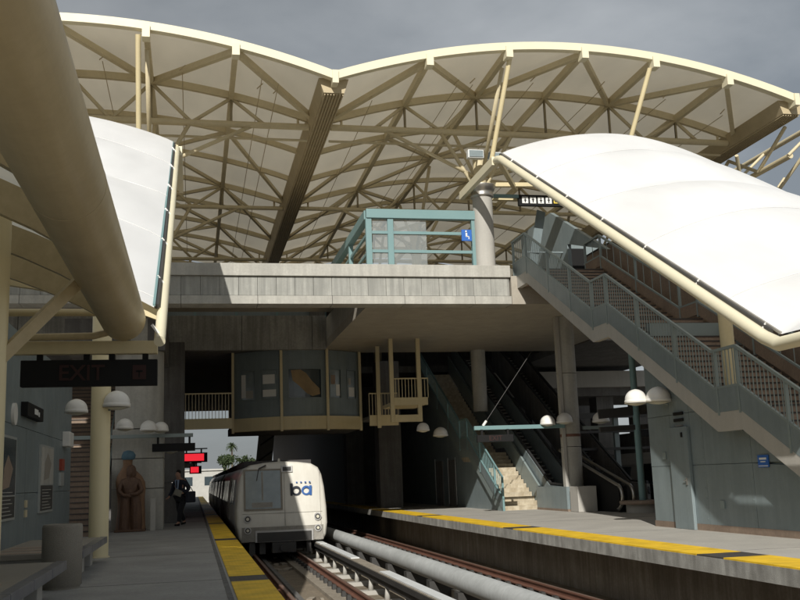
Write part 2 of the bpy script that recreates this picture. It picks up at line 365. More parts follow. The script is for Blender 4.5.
# third rail
t = thing('third_rail', 'white-topped power rail on brackets between train track and pale pipe', 'power rail', (4.2, 10, -1.3))
q = MB(); y = -8
segs = [(-8, 13.2), (13.35, 22.6), (26.8, 33.2), (33.4, 60), (60.2, 120)]
for a, b in segs: q.box(4.13, 4.36, a, b, -.70, -.675)
q.build('white_cover', 'cover', t)
q = MB(); q.box(4.1, 4.39, -8, 120, -.735, -.702); q.build('cover_board', 'plinth', t)
q = MB(); q.box(4.08, 4.1, -8, 120, -.83, -.72); q.box(4.14, 4.24, -8, 120, -.98, -.86); q.build('power_rail', 'dark', t)
q = MB()
for k in range(5, 30):
    y = k*2.1+.9; q.box(3.75, 4.5, y, y+.3, -1.35, -1.25); q.tube([(4.19, y+.15, -1.25), (4.19, y+.15, -.98)], [.07, .04])
q.build('bracket', 'conc_clean', t); adopt(t)
# big pale pipe
t = thing('service_pipe', 'big pale grey pipe on low cradles between the two tracks', 'pipe', (5.08, 10, -.6))
for k in range(-1, 17):
    q = MB(); q.tube([(5.08, k*7.4+1, -.6), (5.08, k*7.4+8.394, -.6)], .205, 28); q.build('pipe_length', 'ductgrey', t)
q = MB()
for k in range(5, 30): q.box(4.84, 5.4, k*2.3, k*2.3+.3, -1.35, -.77)
q.build('cradle', 'dark', t); adopt(t)
q = MB(); q.box(5.48, 5.62, -8, 125, -1.35, -1.05); q.box(5.3, 5.36, -8, 125, -1.35, -.95); tag(q.build('cable_trough', 'conc_clean'), 'low concrete trough running behind the big pale pipe', 'trough')
q = MB()
random.seed(3)
for k in range(60):
    x = random.choice([random.uniform(4.5, 4.8), random.uniform(3.8, 4.05), random.uniform(2.5, 3.0)]); y = random.uniform(10, 60); w = random.uniform(.05, .22)
    q.bar((x, y, -1.33), (x+random.uniform(-.2,.2), y+w*2, -1.31), w, .06)
o = q.build('track_debris', 'plinth'); tag(o, 'loose broken concrete and grit scattered along the track bed', 'debris'); o['kind'] = 'stuff'

# ================================================================ TRAIN
def train_ring(y, k=1, zt=2.1, zb=-.62, cx=2.99):
    pts = []
    prof = [(-1.40,zb),(-1.50,-.45),(-1.56,-.05),(-1.55,.5),(-1.49,1.2),(-1.41,1.62),(-1.29,1.86),(-1.05,2.0),(-.55,2.07),(0,2.1)]
    prof = prof + [(-x, z) for x, z in prof[-2::-1]]
    return [(cx+x*k, y, z if z < 1.5 else 1.5+(z-1.5)*(zt-1.5)/.6) for x, z in prof]
tr = thing('train', 'white-fronted commuter train standing at the left platform, running lights off', 'train', (2.99, 34.5, -1.0))
def FY(x, z): return 34.35 + .16*max(0, z-.0) + .07*(x-2.99)**2*1.0     # raked, slightly bowed nose surface
q = MB()
r0 = train_ring(34.4)
def nose(k, dy):
    r_ = []
    for x, y, z in train_ring(0):
        X = 2.99+(x-2.99)*k; Z = .74+(z-.74)*k
        r_.append((X, FY(X, Z)+dy, Z))
    return r_
q.loft([nose(.05, 0), nose(.3, 0), nose(.6, 0), nose(.93, 0), nose(.975, .035), nose(.995, .11), nose(1, .26), [(x, 36.2, z) for x, y, z in train_ring(0)], [(x, 54.4, z) for x, y, z in train_ring(0)]], caps=True)
q.build('cab_body', 'trainwhite', tr)
# silver body further along
for i in range(3):
    y0 = 36.25+i*21.5 if i else 36.25; y1 = 55+i*21.5
    q = MB(); q.loft([[(2.99+(x-2.99)*1.003, y, .74+(z-.74)*1.004) for x, y, z in train_ring(y_)] for y_ in (y0, y1)for y in (y_,)], sm=True); q.build('car_shell', 'alu', tr)
    q = MB(); q.box(1.8, 4.2, y0, y1, 1.96, 2.16); q.build('roof_panel', 'roofdark', tr)
    q = MB()
    ww = [(y0+1.2+k*2.05, y0+2.7+k*2.05) for k in range(9)]
    for a, b in ww:
        for sx in (-1,): q.prism([(2.99+sx*1.52, .62), (2.99+sx*1.575, .62), (2.99+sx*1.47, 1.52), (2.99+sx*1.41, 1.52)], a, b, 'y')
    q.build('side_window', 'glass', tr)
    for yd in (y0+4.8, y0+14.6):
        q = MB()
        for sx in (-1,): q.prism([(2.99+sx*1.54, -.02), (2.99+sx*1.595, -.02), (2.99+sx*1.595, .5), (2.99+sx*1.50, 1.6), (2.99+sx*1.42, 1.6)], yd, yd+1.4, 'y')
        q.build('side_door', 'traingrey', tr)
    for yy in (y0+2.5, y0+16.5):
        q = MB(); q.box(2.1, 3.5, yy, yy+2.2, -.9, -.62); bg_ = q.build('bogie', 'dark', tr)
        q = MB()
        for sx in (2.02, 3.52):
            for dy in (.3, 1.9): q.tube([(sx-.06, yy+dy, -.62), (sx+.06, yy+dy, -.62)], .38, 20)
        q.build('wheel', 'dark', bg_)
q = MB(); q.box(1.9, 4.1, 36.6, 52, -1.0, -.6); q.build('underfloor_gear', 'dark', tr)
def fb(name, x0, x1, z0, z1, m_, d0, d1, parent=tr, slant=0):   # panel lying on the raked nose
    q = MB(); n = 6
    def ring(dd):
        return [[(x, FY(x, z)-dd, z) for x in [x0+(x1-x0)*i/n for i in range(n+1)]] for z in (z0, z1)]
    f, b = ring(d1), ring(d0)
    F = [[q.bm.verts.new(p) for p in r_] for r_ in f]; B = [[q.bm.verts.new(p) for p in r_] for r_ in b]
    for i in range(n):
        q._f([F[0][i],F[0][i+1],F[1][i+1],F[1][i]]); q._f([B[0][i],B[1][i],B[1][i+1],B[0][i+1]])
        q._f([F[0][i],B[0][i],B[0][i+1],F[0][i+1]]); q._f([F[1][i],F[1][i+1],B[1][i+1],B[1][i]])
    q._f([F[0][0],F[1][0],B[1][0],B[0][0]]); q._f([F[0][n],B[0][n],B[1][n],F[1][n]])
    return q.build(name, m_, parent)
wf = fb('windscreen_surround', 1.7, 2.97, .47, 1.83, 'sandconc', -.02, .03)
fb('windscreen', 1.74, 2.93, .51, 1.79, 'windscreen', -.02, .036)
fb('console_silhouette', 1.95, 2.65, .55, .72, 'traingrey', -.02, .039)
fb('cab_partition', 2.28, 2.34, .8, 1.75, 'traingrey', -.02, .0385)
for z in (.46, 1.80): fb('windscreen_trim', 1.68, 2.99, z, z+.045, 'sandconc', -.02, .045)
for x in (1.68, 2.945): fb('windscreen_trim', x, x+.045, .505, 1.80, 'sandconc', -.02, .044)
fb('destination_box', 2.97, 3.36, 1.72, 1.94, 'alu', -.02, .05); fb('destination_screen', 3.02, 3.31, 1.76, 1.9, 'dark', -.02, .056)
fb('lower_nose_panel', 1.6, 4.38, -.58, -.1, 'traingrey', -.02, .02)
fb('bumper_frame', 2.05, 4.02, -.6, -.22, 'alu', -.02, .06); fb('bumper_recess', 2.11, 3.96, -.59, -.28, 'dark', -.02, .075)
q = MB(); q.bar((2.2, FY(2.2,1.84)-.05, 1.86), (2.45, FY(2.4,1.95)-.06, 1.97), .05, .05); q.bar((2.2, FY(2.2,1.84)-.05, 1.86), (2.12, FY(2.1,1.5)-.05, 1.45), .02, .02); q.build('wiper', 'dark', tr)
q = MB(); q.tube([(2.92, 34.9, 2.08), (2.92, 34.9, 2.2)], [.05, .03]); q.build('roof_lamp', 'lens', tr)
for x in (1.8, 4.19):
    for z, rr in ((.18, .13), (-.2, .12)):
        yy = FY(x, z)
        q = MB(); q.tube([(x, yy+.05, z), (x, yy-.05, z)], rr, 20); h = q.build('headlight' if z > 0 else 'marker_light', 'alu', tr)
        q = MB(); q.tube([(x, yy-.03, z), (x, yy-.058, z)], rr*.72, 20); q.build('lamp_lens', 'dark', h)
        q = MB(); q.tube([(x, yy-.05, z), (x, yy-.064, z)], rr*.4, 12); q.build('bulb', 'lens', h)
for z in (.34,): fb('nose_seam', 1.62, 4.36, z, z+.012, 'traingrey', -.02, .012)
for x in (3.06, 4.3): fb('nose_seam', x, x+.012, -.08, 1.7, 'traingrey', -.02, .014)
q = MB(); q.box(2.6, 3.4, 34.1, 34.8, -.95, -.62); q.tube([(2.99, 33.95, -.78), (2.99, 34.6, -.78)], .14); q.box(2.2, 2.4, 34.5, 34.8, -1.0, -.5); q.box(1.85, 2.05, 34.5, 34.8, -1.05, -.5); q.box(3.8, 3.95, 34.5, 34.8, -1.0, -.5); q.build('coupler', 'dark', tr)
# logo: b and a with four small marks above
def logo():
    zc = 1.1; Rr = .135; r_ = .075
    def ring(q, cx, cz, R1, R0, n=28):
        vo = []; 
        for rad in (R1, R0):
            for dd in (.012, -.01):
                vo.append([q.bm.verts.new((cx+rad*math.cos(2*math.pi*k/n), FY(cx, cz)-dd-.035, cz+rad*math.sin(2*math.pi*k/n))) for k in range(n)])
        for k in range(n):
            j = (k+1)%n; q._f([vo[0][k], vo[0][j], vo[2][j], vo[2][k]]); q._f([vo[0][k], vo[1][k], vo[1][j], vo[0][j]]); q._f([vo[2][k], vo[2][j], vo[3][j], vo[3][k]])
    lg = bpy.data.objects.new('logo', None)
    q = MB(); ring(q, 3.47, zc-.03, .165, .098); q.box(3.27, 3.345, FY(3.3,zc)-.0475, FY(3.3,zc)+.01, zc-.195, zc+.23); q.build('logo_letter', 'logoblack', tr)
    q = MB(); ring(q, 3.82, zc-.03, .165, .098); q.box(3.935, 4.01, FY(3.9,zc)-.0480, FY(3.9,zc)+.01, zc-.195, zc+.14); q.build('logo_letter', 'logoblue', tr)
    q = MB()
    for k in range(4): q.box(3.47+k*.15, 3.52+k*.15, FY(3.75,1.3)-.06, FY(3.75,1.3)+.01, 1.335, 1.38)
    q.build('logo_dot', 'logoblue', tr)
logo(); adopt(tr)

# ================================================================ BIG ROOF
def A(X):
    c_ = 12.9 if X > 4.5 else -3.9
    return 15.75 - .021*(X-c_)**2
RY = [30, 34] + [34+3.65*k for k in range(1, 9)]
purl = [7.7, 10.5, 13.25, 15.9, 18.7]; purl = purl + [9-x for x in purl]
rf = thing('arched_roof', 'huge double-vaulted membrane roof with cream steel trusses over the concourse bridge', 'roof', (4.5, 34, 7))
for x0, x1 in ((-12.3, 4.5), (4.5, 21.3)):
    def fn(u, v):
        X = x0+(x1-x0)*u; Y = 30+(RY[-1]-30)*v
        j = [k for k in range(len(RY)-1) if Y >= RY[k]-1e-6][-1]; f = (Y-RY[j])/(RY[j+1]-RY[j])
        return (X, Y, A(X)+.2+.10*math.sin(math.pi*f)*math.sin(math.pi*u))
    q = MB(); q.grid(fn, 42, 9*6); q.build('membrane', 'fab_roof', rf)
    n = 36
    for i, Y in enumerate(RY):
        pts = [(x0+(x1-x0)*k/n, Y, A(x0+(x1-x0)*k/n)+(.12 if i == 0 else 0)) for k in range(n+1)]
        q = MB(); q.sweep(pts, *( (.26, .27) if i == 0 else (.15, .26 if i == 1 else .2)))
        q.build('rim_beam' if i == 0 else 'rib', 'cream_rim' if i == 0 else 'cream_dull', rf)
for xv in (-12.3, 4.5, 21.3):
    zt = A(xv+.01)+.15
    q = MB(); q.prism([(xv-.5, zt), (xv+.5, zt), (xv+.34, zt-.5), (xv-.34, zt-.5)], 30.25, RY[-1]+.3, 'y')
    for k in range(-3, 4): q.box(xv+k*.1-.018, xv+k*.1+.018, 30.3, RY[-1], zt-.56, zt-.497)
    q.build('valley_beam', 'valley', rf)
    q = MB(); q.box(xv-.1, xv+.1, 29.8, 30.3, zt-.32, zt+.12); q.build('rim_bracket', 'cream_rim', rf)
for xp in purl:
    q = MB(); q.bar((xp, 30.1, A(xp)-.03), (xp, RY[-1], A(xp)-.03), .17, .26); q.build('purlin', 'cream_dull', rf)
    q = MB(); q.box(xp-.12, xp+.12, 29.8, 30.2, A(xp)-.3, A(xp)+.1); q.build('rim_bracket', 'cream_rim', rf)
# diagonals
def dg(a, b, w=.14):
    q = MB(); q.bar((a[0], a[1], A(a[0])-.05), (b[0], b[1], A(b[0])-.05), w, w*1.2); return q.build('diagonal_brace', 'cream_dull', rf)
P_ = sorted(x for x in purl if x > 4.5)
for mir in (0, 1):
    fx = (lambda x: 9-x) if mir else (lambda x: x)
    e_ = -.01 if mir else .01
    nodes = [(4.51, 34), (P_[0], 30.1), (P_[1], 34), (P_[2], 30.1), (P_[3], 34), (P_[4], 30.1), (21.2, 34)]
    for a, b in zip(nodes, nodes[1:]): dg((fx(a[0]), a[1]), (fx(b[0]), b[1]), .17)
    for k in range(3):
        y0 = 37.65+7.3*k; y1 = y0+7.3
        dg((fx(P_[0]), y0), (fx(4.7), y1), .12); dg((fx(P_[0]), y1), (fx(4.7), y1-.2), .12)
        dg((fx(P_[0]), y0), (fx(P_[1]), y0+3.65), .12); dg((fx(P_[1]), y0+3.65), (fx(P_[0]), y1), .12)
        dg((fx(P_[2]), y0), (fx(P_[1]), y0+3.65), .12); dg((fx(P_[2]), y1), (fx(P_[3]), y0+3.65), .12); dg((fx(P_[4]), y0), (fx(21), y1), .12)
# trusses
for Y in (34, 44.95, 55.9):
    for x0, x1, mir in ((4.9, 20.9, 0), (-11.9, 4.1, 1)):
        xs = [x0+.4]+sorted(x for x in purl if x0 < x < x1)+[x1-.4]
        zc = 14.12
        q = MB(); q.tube([(x0, Y, zc), (x1, Y, zc-.02)], .12 if Y < 40 else .1, 12); q.build('truss_chord', 'cream_dull', rf)
        if Y < 40:
            q = MB(); q.tube([(x0, Y+.6, zc-.32), (x1, Y+.6, zc-.32)], .05, 8); q.build('truss_tie', 'cream_dull', rf)
        q = MB()
        for a, b in zip(xs, xs[1:]):
            mid = (a+b)/2; w = .07
            for e1 in (a, b):
                if A(e1)-zc > .5: q.tube([(e1, Y, A(e1)-.1), (mid, Y, zc)], w, 8)
                q.tube([(e1, Y, A(e1)-.1), (e1, Y, zc)], w*.7, 6)
        q.build('truss_web', 'cream_dull', rf)
    # column trees
    for xc in (10.5, -1.5):
        q = MB(); q.tube([(xc, Y, 7.4), (xc, Y, 13.4)], .24, 16); q.build('roof_column', 'cream_dull', rf)
        q = MB()
        for dx in (-3.6, -1.45, 1.35, 3.6): q.tube([(xc, Y, 12.3 if abs(dx) > 2 else 11.6), (xc+dx, Y, 14.1)], .075, 8)
        for dy in (-3.3, 3.3): q.tube([(xc, Y, 12), (xc, Y+dy, 15.3)], .075, 8)
        q.build('column_branch', 'cream_dull', rf)
# front poles
for a, b in (((10.6, 30.05, 15.5), (10.05, 31.3, 11.8)), ((15.75, 30.05, 15.3), (14.9, 31.4, 11.6)), ((-1.75, 30.05, 15.5), (-1.75, 31.3, 11.8)), ((-5.4, 30.05, 15.3), (-5.2, 31.4, 11.6))):
    q = MB(); q.tube([a, b], .085, 12); q.build('front_pole', 'cream', rf)
# slack cables below the membrane
for xk in (2.2, 2.75, -.4, -3, 6.1, 9.2, 9.8, 12.1, 14.8, 17.3, 19.6):
    q = MB(); q.tube([(xk, 32.0 if xk > 6 or xk < 2 else 31, A(xk)-.35), (xk, 45, A(xk)-.42), (xk, RY[-1], A(xk)-.4)], .014, 6)
    q.tube([(xk-.1, 32, A(xk)-.3), (xk+.1, 32, A(xk)-.1)], .02, 5); q.build('tension_cable', 'valley', rf)
# edge truss at the right border
q = MB(); q.tube([(21.6, 31, 12.6), (21.6, RY[-1], 12.6)], .11, 10)
for k in range(16): q.tube([(21.5, 31+k*2, 12.6 if k%2 else 13.7), (21.5, 33+k*2, 13.7 if k%2 else 12.6)], .07, 8); 
for k in range(8): q.tube([(21.5, 31+k*4, 12.6), (23.2, 31+k*4, 14.1)], .06, 8)
q.tube([(23.2, 31, 14.1), (23.2, RY[-1], 14.1)], .1, 10); q.tube([(21.5, 34, 7.4), (21.5, 34, 12.6)], .24, 14)
for k in range(5): q.tube([(21.5, 34, 10.5), (21.5+(k-2)*.9, 34+(k%3-1)*2.5, 12.7)], .07, 8)
q.build('edge_truss', 'cream_dull', rf)
adopt(rf)
for x, y in ((10.1, 33.1), (10.85, 33.3)):
    t = thing('floodlight', 'pale box floodlight at the roof column head, ' + ('left' if x < 10.5 else 'right') + ' one of two', 'floodlight', (x, y, 12.9))
    q = MB(); q.box(x-.3, x+.3, y-.1, y+.15, 12.8, 13.12); q.build('housing', 'cover', t, .02); q = MB(); q.box(x-.26, x+.26, y-.13, y-.1, 12.84, 13.08); q.build('lens', 'windscreen', t)
    q = MB(); q.tube([(x, y+.1, 13.05), (10.5, 34, 13.2)], .03, 6); q.build('bracket', 'cream_dull', t); adopt(t)

# ================================================================ BRIDGE
br = thing('concourse_bridge', 'stained concrete concourse bridge crossing over both tracks', 'bridge', (4.5, 31, 7))
q = MB(); q.box(-10, 10.48, 31.0, 31.75, 7.92, 8.33); q.build('parapet_cap', 'conc', br, .015)
q = MB()
xs = -10
while xs < 10.4:
    q.box(xs, min(xs+.593, 10.44), 31.09, 31.7, 7.29, 7.918); xs += .6
q.build('parapet_panel', 'conc_board', br, .012)
q = MB(); q.box(-10, 10.44, 31.14, 31.65, 7.25, 7.95); q.build('panel_backing', 'conc_dark', br)
xs = -10; k = 0
while xs < 10.4:
    q = MB(); q.box(xs, min(xs+2.39, 10.48), 31.0, 31.75, 7.0, 7.27); q.build('lower_band', 'conc', br, .012); xs += 2.4
q = MB(); q.box(5.6, 16.8, 31.76, 43.4, 7.0, 7.35); q.box(10.49, 16.8, 31.0, 31.76, 7.0, 7.97); q.build('deck_slab', 'soffit', br)
q = MB(); q.box(5.6, 5.85, 31.76, 41.7, 7.35, 8.3); q.build('opening_parapet', 'conc', br)
q = MB(); q.box(-10, 5.39, 46, 46.1, 7.36, 10.4); q.build('inner_screen', 'blue', br)
q = MB()
for k in range(8): q.box(-9.5+k*1.9, -9.4+k*1.9, 45.93, 46, 7.36, 10.4)
q.build('screen_mullions', 'teal', br)
xs = -10
while xs < 5.5:
    q = MB(); q.box(xs, min(xs+2.98, 5.6), 41.7, 42.0, 6.95, 8.42); q.build('far_beam', 'conc_far', br, .012); xs += 3.0
q = MB(); q.box(-10, 5.595, 32.4, 40.2, 8.32, 8.44); q.build('walk_slab', 'soffit', br)
q = MB(); q.box(-10, 5.595, 40.0, 40.18, 8.45, 10.1); q.build('sun_blocker', 'conc_clean', br)  # unseen wall added to keep direct sun off the mezzanine and far beam
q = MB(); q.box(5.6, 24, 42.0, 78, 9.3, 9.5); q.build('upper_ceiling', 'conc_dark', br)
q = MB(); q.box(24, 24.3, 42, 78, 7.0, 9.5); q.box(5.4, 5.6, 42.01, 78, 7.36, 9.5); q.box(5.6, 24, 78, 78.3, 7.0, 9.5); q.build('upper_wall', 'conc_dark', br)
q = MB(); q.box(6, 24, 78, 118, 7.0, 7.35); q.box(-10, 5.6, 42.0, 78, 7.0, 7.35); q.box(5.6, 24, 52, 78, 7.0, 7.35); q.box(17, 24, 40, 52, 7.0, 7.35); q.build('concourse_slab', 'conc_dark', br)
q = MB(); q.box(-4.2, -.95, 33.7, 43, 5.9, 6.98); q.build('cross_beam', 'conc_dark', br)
adopt(br)
# piers and columns
def pier(name, label, x0, x1, y0, y1, z1, m_='conc'):
    q = MB(); q.box(x0, x1, y0, y1, 0, z1); return tag(q.build(name, m_, None, .03, at=((x0+x1)/2, (y0+y1)/2, 0)), label, 'pier')
t = thing('concrete_pier', 'square concrete pier behind the carved statue on the left platform', 'pier', (-1.8, 34, 0))
q = MB(); q.lathe(-1.8, 34.45, [(.8, 3.3), (.8, 6.98)], 48); q.build('round_shaft', 'conc', t)
for z0, z1 in ((0, 1.32), (1.34, 2.3), (2.32, 3.28)):
    q = MB(); q.box(-2.62, -.98, 33.72, 35.1, z0, z1); q.build('pier_course', 'conc', t, .012)
adopt(t)
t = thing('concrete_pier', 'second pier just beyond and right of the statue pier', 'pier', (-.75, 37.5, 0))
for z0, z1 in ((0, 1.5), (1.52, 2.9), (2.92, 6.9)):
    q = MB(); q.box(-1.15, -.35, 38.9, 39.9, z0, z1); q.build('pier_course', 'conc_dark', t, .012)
adopt(t)
def rcol(label, x, y, z0, z1, r_, m_='conc'):
    q = MB(); q.lathe(x, y, [(r_, z0), (r_, z1)], 36); o = q.build('round_column', 'conc', None, at=(x, y, z0)); return tag(o, label, 'column')
t = thing('round_column', 'tall round concrete column beneath the bridge beside the low block', 'column', (13.35, 33.8, 0))
for a, b in ((0, 2.25), (2.27, 4.9), (4.92, 7.0)):
    q = MB(); q.lathe(13.35, 33.8, [(.36, a), (.36, b)], 36); q.build('column_drum', 'conc', t)
q = MB(); q.lathe(13.35, 33.8, [(.366, 2.62), (.372, 2.64), (.372, 2.7), (.366, 2.72)], 36); q.build('collar', 'rust', t)
q = MB(); q.box(12.95, 13.06, 33.5, 33.62, 0, 6.99); q.build('downpipe', 'conc_clean', t); adopt(t)
rcol('dark round concrete column among the escalators', 12.75, 43, 4.2, 7.0, .33, 'conc_dark')
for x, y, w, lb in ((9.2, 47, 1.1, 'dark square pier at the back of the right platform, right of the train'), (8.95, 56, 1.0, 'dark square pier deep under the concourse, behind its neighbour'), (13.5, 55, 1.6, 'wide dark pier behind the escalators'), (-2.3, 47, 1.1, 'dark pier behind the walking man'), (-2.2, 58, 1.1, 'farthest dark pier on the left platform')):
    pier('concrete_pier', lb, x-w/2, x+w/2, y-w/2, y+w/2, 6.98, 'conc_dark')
# lone column on the bridge with steel capital
t = thing('bridge_column', 'short round concrete column with shiny steel collar on the bridge parapet', 'column', (10.0, 31.9, 8.3))
q = MB(); q.lathe(9.98, 32.15, [(.35, 7.36), (.35, 11.0)], 36); q.build('shaft', 'conc_clean', t)
q = MB(); q.lathe(9.98, 32.15, [(.36, 11.0), (.4, 11.02), (.41, 11.1), (.38, 11.14), (.385, 11.22), (.43, 11.26), (.5, 11.4), (.5, 11.44)], 36); q.build('steel_collar', 'steel', t)
adopt(t)

# ================================================================ STAIR CANOPIES
def edge_z(Y):
    if Y < 14.6: return 3.35
    if Y > 28.6: return 11.3
    return 3.35+(Y-14.6)*(11.3-3.35)/14.0
def canopy(mir, label):
    X = (lambda x: 9-x) if mir else (lambda x: x)
    t = thing('stair_canopy', label, 'canopy', (X(13), 21, 3))
    x0, x1 = 9.62, 16.6
    ya = 28.75
    lowy = 13.0 if not mir else 15.75
    def fn(u, v):
        Y = ya+(lowy-ya)*v; f = (ya-Y)/6.3; f -= math.floor(f); f2 = (ya-Y)/3.15; f2 -= math.floor(f2)
        rise = .68+.08*v
        a = math.sin(math.pi*u)**.85 if 0 < u < 1 else 0
        z = edge_z(Y)+.18+rise*a+(.2*math.sin(math.pi*f)**.7+.16*abs(math.sin(math.pi*f2))**.8)*a**1.3
        return (X(x0+(x1-x0)*u), Y, z)
    q = MB(); q.grid(fn, 40, 90); q.build('white_membrane', 'fab_white', t)
    q = MB()
    for k in range(1, 5):
        v = k*3.15/(ya-lowy)
        q.sweep([Vector(fn(j/40, v))+Vector((0, 0, .004)) for j in range(41)], .035, .008)
    q.build('seam_lines', 'seam', t)
    prof = [(X(9.5), y, edge_z(y)) for y in (33.0, 28.75, 28.4, 14.9, 14.5, 9.8)[:6 if not mir else 4]]
    q = MB(); q.tube(prof, .12 if not mir else .085, 16); q.build('edge_tube', 'cream_rim', t)
    pr = [(X(9.58), y, edge_z(y)+.14) for y in (28.7, 15.9 if mir else 14.8)]
    q = MB(); q.bar(pr[0], pr[1], .06, .08); q.build('gap_shade_bar', 'dark', t)  # dark bar stands in for the shaded gap between tube and membrane
    pr = [(X(9.62), y, edge_z(y)+.20) for y in (28.72, 15.8 if mir else 14.6)]
    q = MB(); q.bar(pr[0], pr[1], .04, .04); q.build('membrane_trim', 'teal' if mir else 'traingrey', t)
    q = MB()
    for k in range(7):
        y = 27.6-k*2.1; q.bar((X(9.5), y, edge_z(y)+.05), (X(9.62), y, edge_z(y)+.21), .035, .04)
    q.build('clamp', 'white', t)
    q = MB(); q.tube([(X(16.6), y, edge_z(y)) for y in (33.0, 28.75, 28.4, 14.9, 14.5, 9.8)[:6 if not mir else 4]], .12, 12); q.build('edge_tube', 'cream', t)
    for yb in (28.6, 22.3, 16.0) if not mir else (28.6, 22.3, 16.0):
        n = 18; q = MB(); q.sweep([(X(9.5+7.1*k/n), yb, edge_z(yb)-.05+.66*math.sin(math.pi*k/n)**.85) for k in range(n+1)], .12, .2); q.build('arch_rib', 'cream', t)
        q = MB(); q.tube([(X(9.5), yb, edge_z(yb)), (X(16.6), yb, edge_z(yb))], .06, 8); q.build('tie_tube', 'cream', t)
    q = MB(); q.bar((X(9.5), 33.0, 11.3), (X(16.6), 33.0, 11.3), .2, .2); q.bar((X(9.98), 32.15, 11.43), (X(9.6), 32.9, 11.35), .2, .16); q.bar((X(9.5), 28.7, 11.28), (X(11.4), 32.6, 11.5), .14, .14); q.bar((X(9.98), 32.15, 11.5), (X(13), 32.2, 11.6), .16, .14); q.build('head_frame', 'cream', t)
    q = MB(); q.box(min(X(9.36), X(9.5)), max(X(9.36), X(9.5)), 28.9, 32.9, 11.16, 11.44); q.build('head_fascia', 'cream_rim', t)
    for yc, zb in ((19.4, 2.9),):
        if mir: continue
        q = MB(); q.tube([(11.45, yc, zb-.6), (11.45, yc, edge_z(yc)+.35)], .15, 20); q.build('canopy_column', 'cream', t)
    adopt(t); return t
canopy(False, 'big white scalloped membrane canopy sloping over the right-hand stairs')
canopy(True, 'narrow-looking white membrane canopy sloping up behind the big tan tube at left')

# ================================================================ STAIRS
def steps(prof_pts, x0, x1, rise=.165):
    """stepped polygon under a list of (Y, z) breakpoints"""
    top = [];
    for (ya, za), (yb, zb) in zip(prof_pts, prof_pts[1:]):
        if abs(zb-za) < .05: top += [(ya, za), (yb, zb)]; continue
        n = max(1, round((zb-za)/rise)); 
        for k in range(n):
            y = ya+(yb-ya)*k/n; z = za+(zb-za)*(k+1)/n
            top += [(y, za+(zb-za)*k/n), (y, z)]
        top.append((yb, zb))
    out_ = [];
    for p in top:
        if not out_ or (abs(out_[-1][0]-p[0]) > 1e-5 or abs(out_[-1][1]-p[1]) > 1e-5): out_.append(p)
    return out_
def stair_mesh(pp, x0, x1, thick=.3):
    t_ = steps(pp, x0, x1); q = MB()
    low = [(y, z-thick-.05) for y, z in pp]
    poly = t_+[(low[-1][0], low[-1][1])]+[(y, z) for y, z in low[::-1][1:]]
    # build as quads strip rather than one big ngon
    for sx, in ((0,),):
        pass
    def lowz(y):
        for (a, za), (b, zb) in zip(low, low[1:]):
            if a-1e-6 <= y <= b+1e-6: return za+(zb-za)*(y-a)/max(b-a, 1e-9)
        return low[-1][1]
    for a, b in zip(t_, t_[1:]):
        va = [q.bm.verts.new((x, *p)) for x, p in ((x0, a), (x1, a), (x1, b), (x0, b))]; q._f(va)
        if b[0]-a[0] > 1e-4:
            for x in (x0, x1): q._f([q.bm.verts.new(v) for v in ((x, a[0], a[1]), (x, b[0], b[1]), (x, b[0], lowz(b[0])), (x, a[0], lowz(a[0])))])
            q._f([q.bm.verts.new(v) for v in ((x0, a[0], lowz(a[0])), (x1, a[0], lowz(a[0])), (x1, b[0], lowz(b[0])), (x0, b[0], lowz(b[0])))])
    nz_ = MB()
    for a, b in zip(t_, t_[1:]):
        if b[0]-a[0] > 1e-4: nz_.box(x0+.02, x1-.02, a[0]-.025, a[0]+.03, a[1]-.03, a[1]+.006)
    return q, nz_
def interp(pl, y):
    for (a, za), (b, zb) in zip(pl, pl[1:]):
        if a <= y <= b: return za+(zb-za)*(y-a)/(b-a)
    return pl[-1][1] if y > pl[-1][0] else pl[0][1]
def balustrade(t, x, pl, bays, off_top=.78, infill=.45, m_='bluerail', pitch=.125, panel='blue', thick=.05):
    """pl is the lower rail line; bays are the post positions"""
    brk = [p[0] for p in pl]
    def poly(dz): return [(x, y, z+dz) for y, z in pl]
    q = MB(); q.sweep(poly(0), .06, .045, (1,0,0)); q.build('lower_rail', m_, t)
    q = MB(); q.sweep(poly(off_top), .06, .06, (1,0,0)); q.build('handrail', m_, t)
    for b in bays:
        z = interp(pl, b); q = MB(); q.box(x-.035, x+.035, b-.03, b+.03, z-infill-.12, z+off_top); q.build('post', m_, t)
    for a, b in zip(bays, bays[1:]):
        q = MB(); n = max(1, int((b-a)/pitch))
        for k in range(1, n):
            y = a+(b-a)*k/n; z = interp(pl, y); q.box(x-.008, x+.008, y-.009, y+.009, z, z+off_top)
        q.build('baluster_panel', m_, t)
        if panel:
            ys = sorted(set([a+.035, b-.035]+[k for k in brk if a+.04 < k < b-.04]))
            for ya, yb in zip(ys, ys[1:]):
                q = MB(); q.prism([(ya, interp(pl, ya)-.02), (yb, interp(pl, yb)-.02), (yb, interp(pl, yb)-infill-.06), (ya, interp(pl, ya)-infill-.06)], x-thick/2, x+thick/2, 'x'); q.build('infill_panel', panel, t)
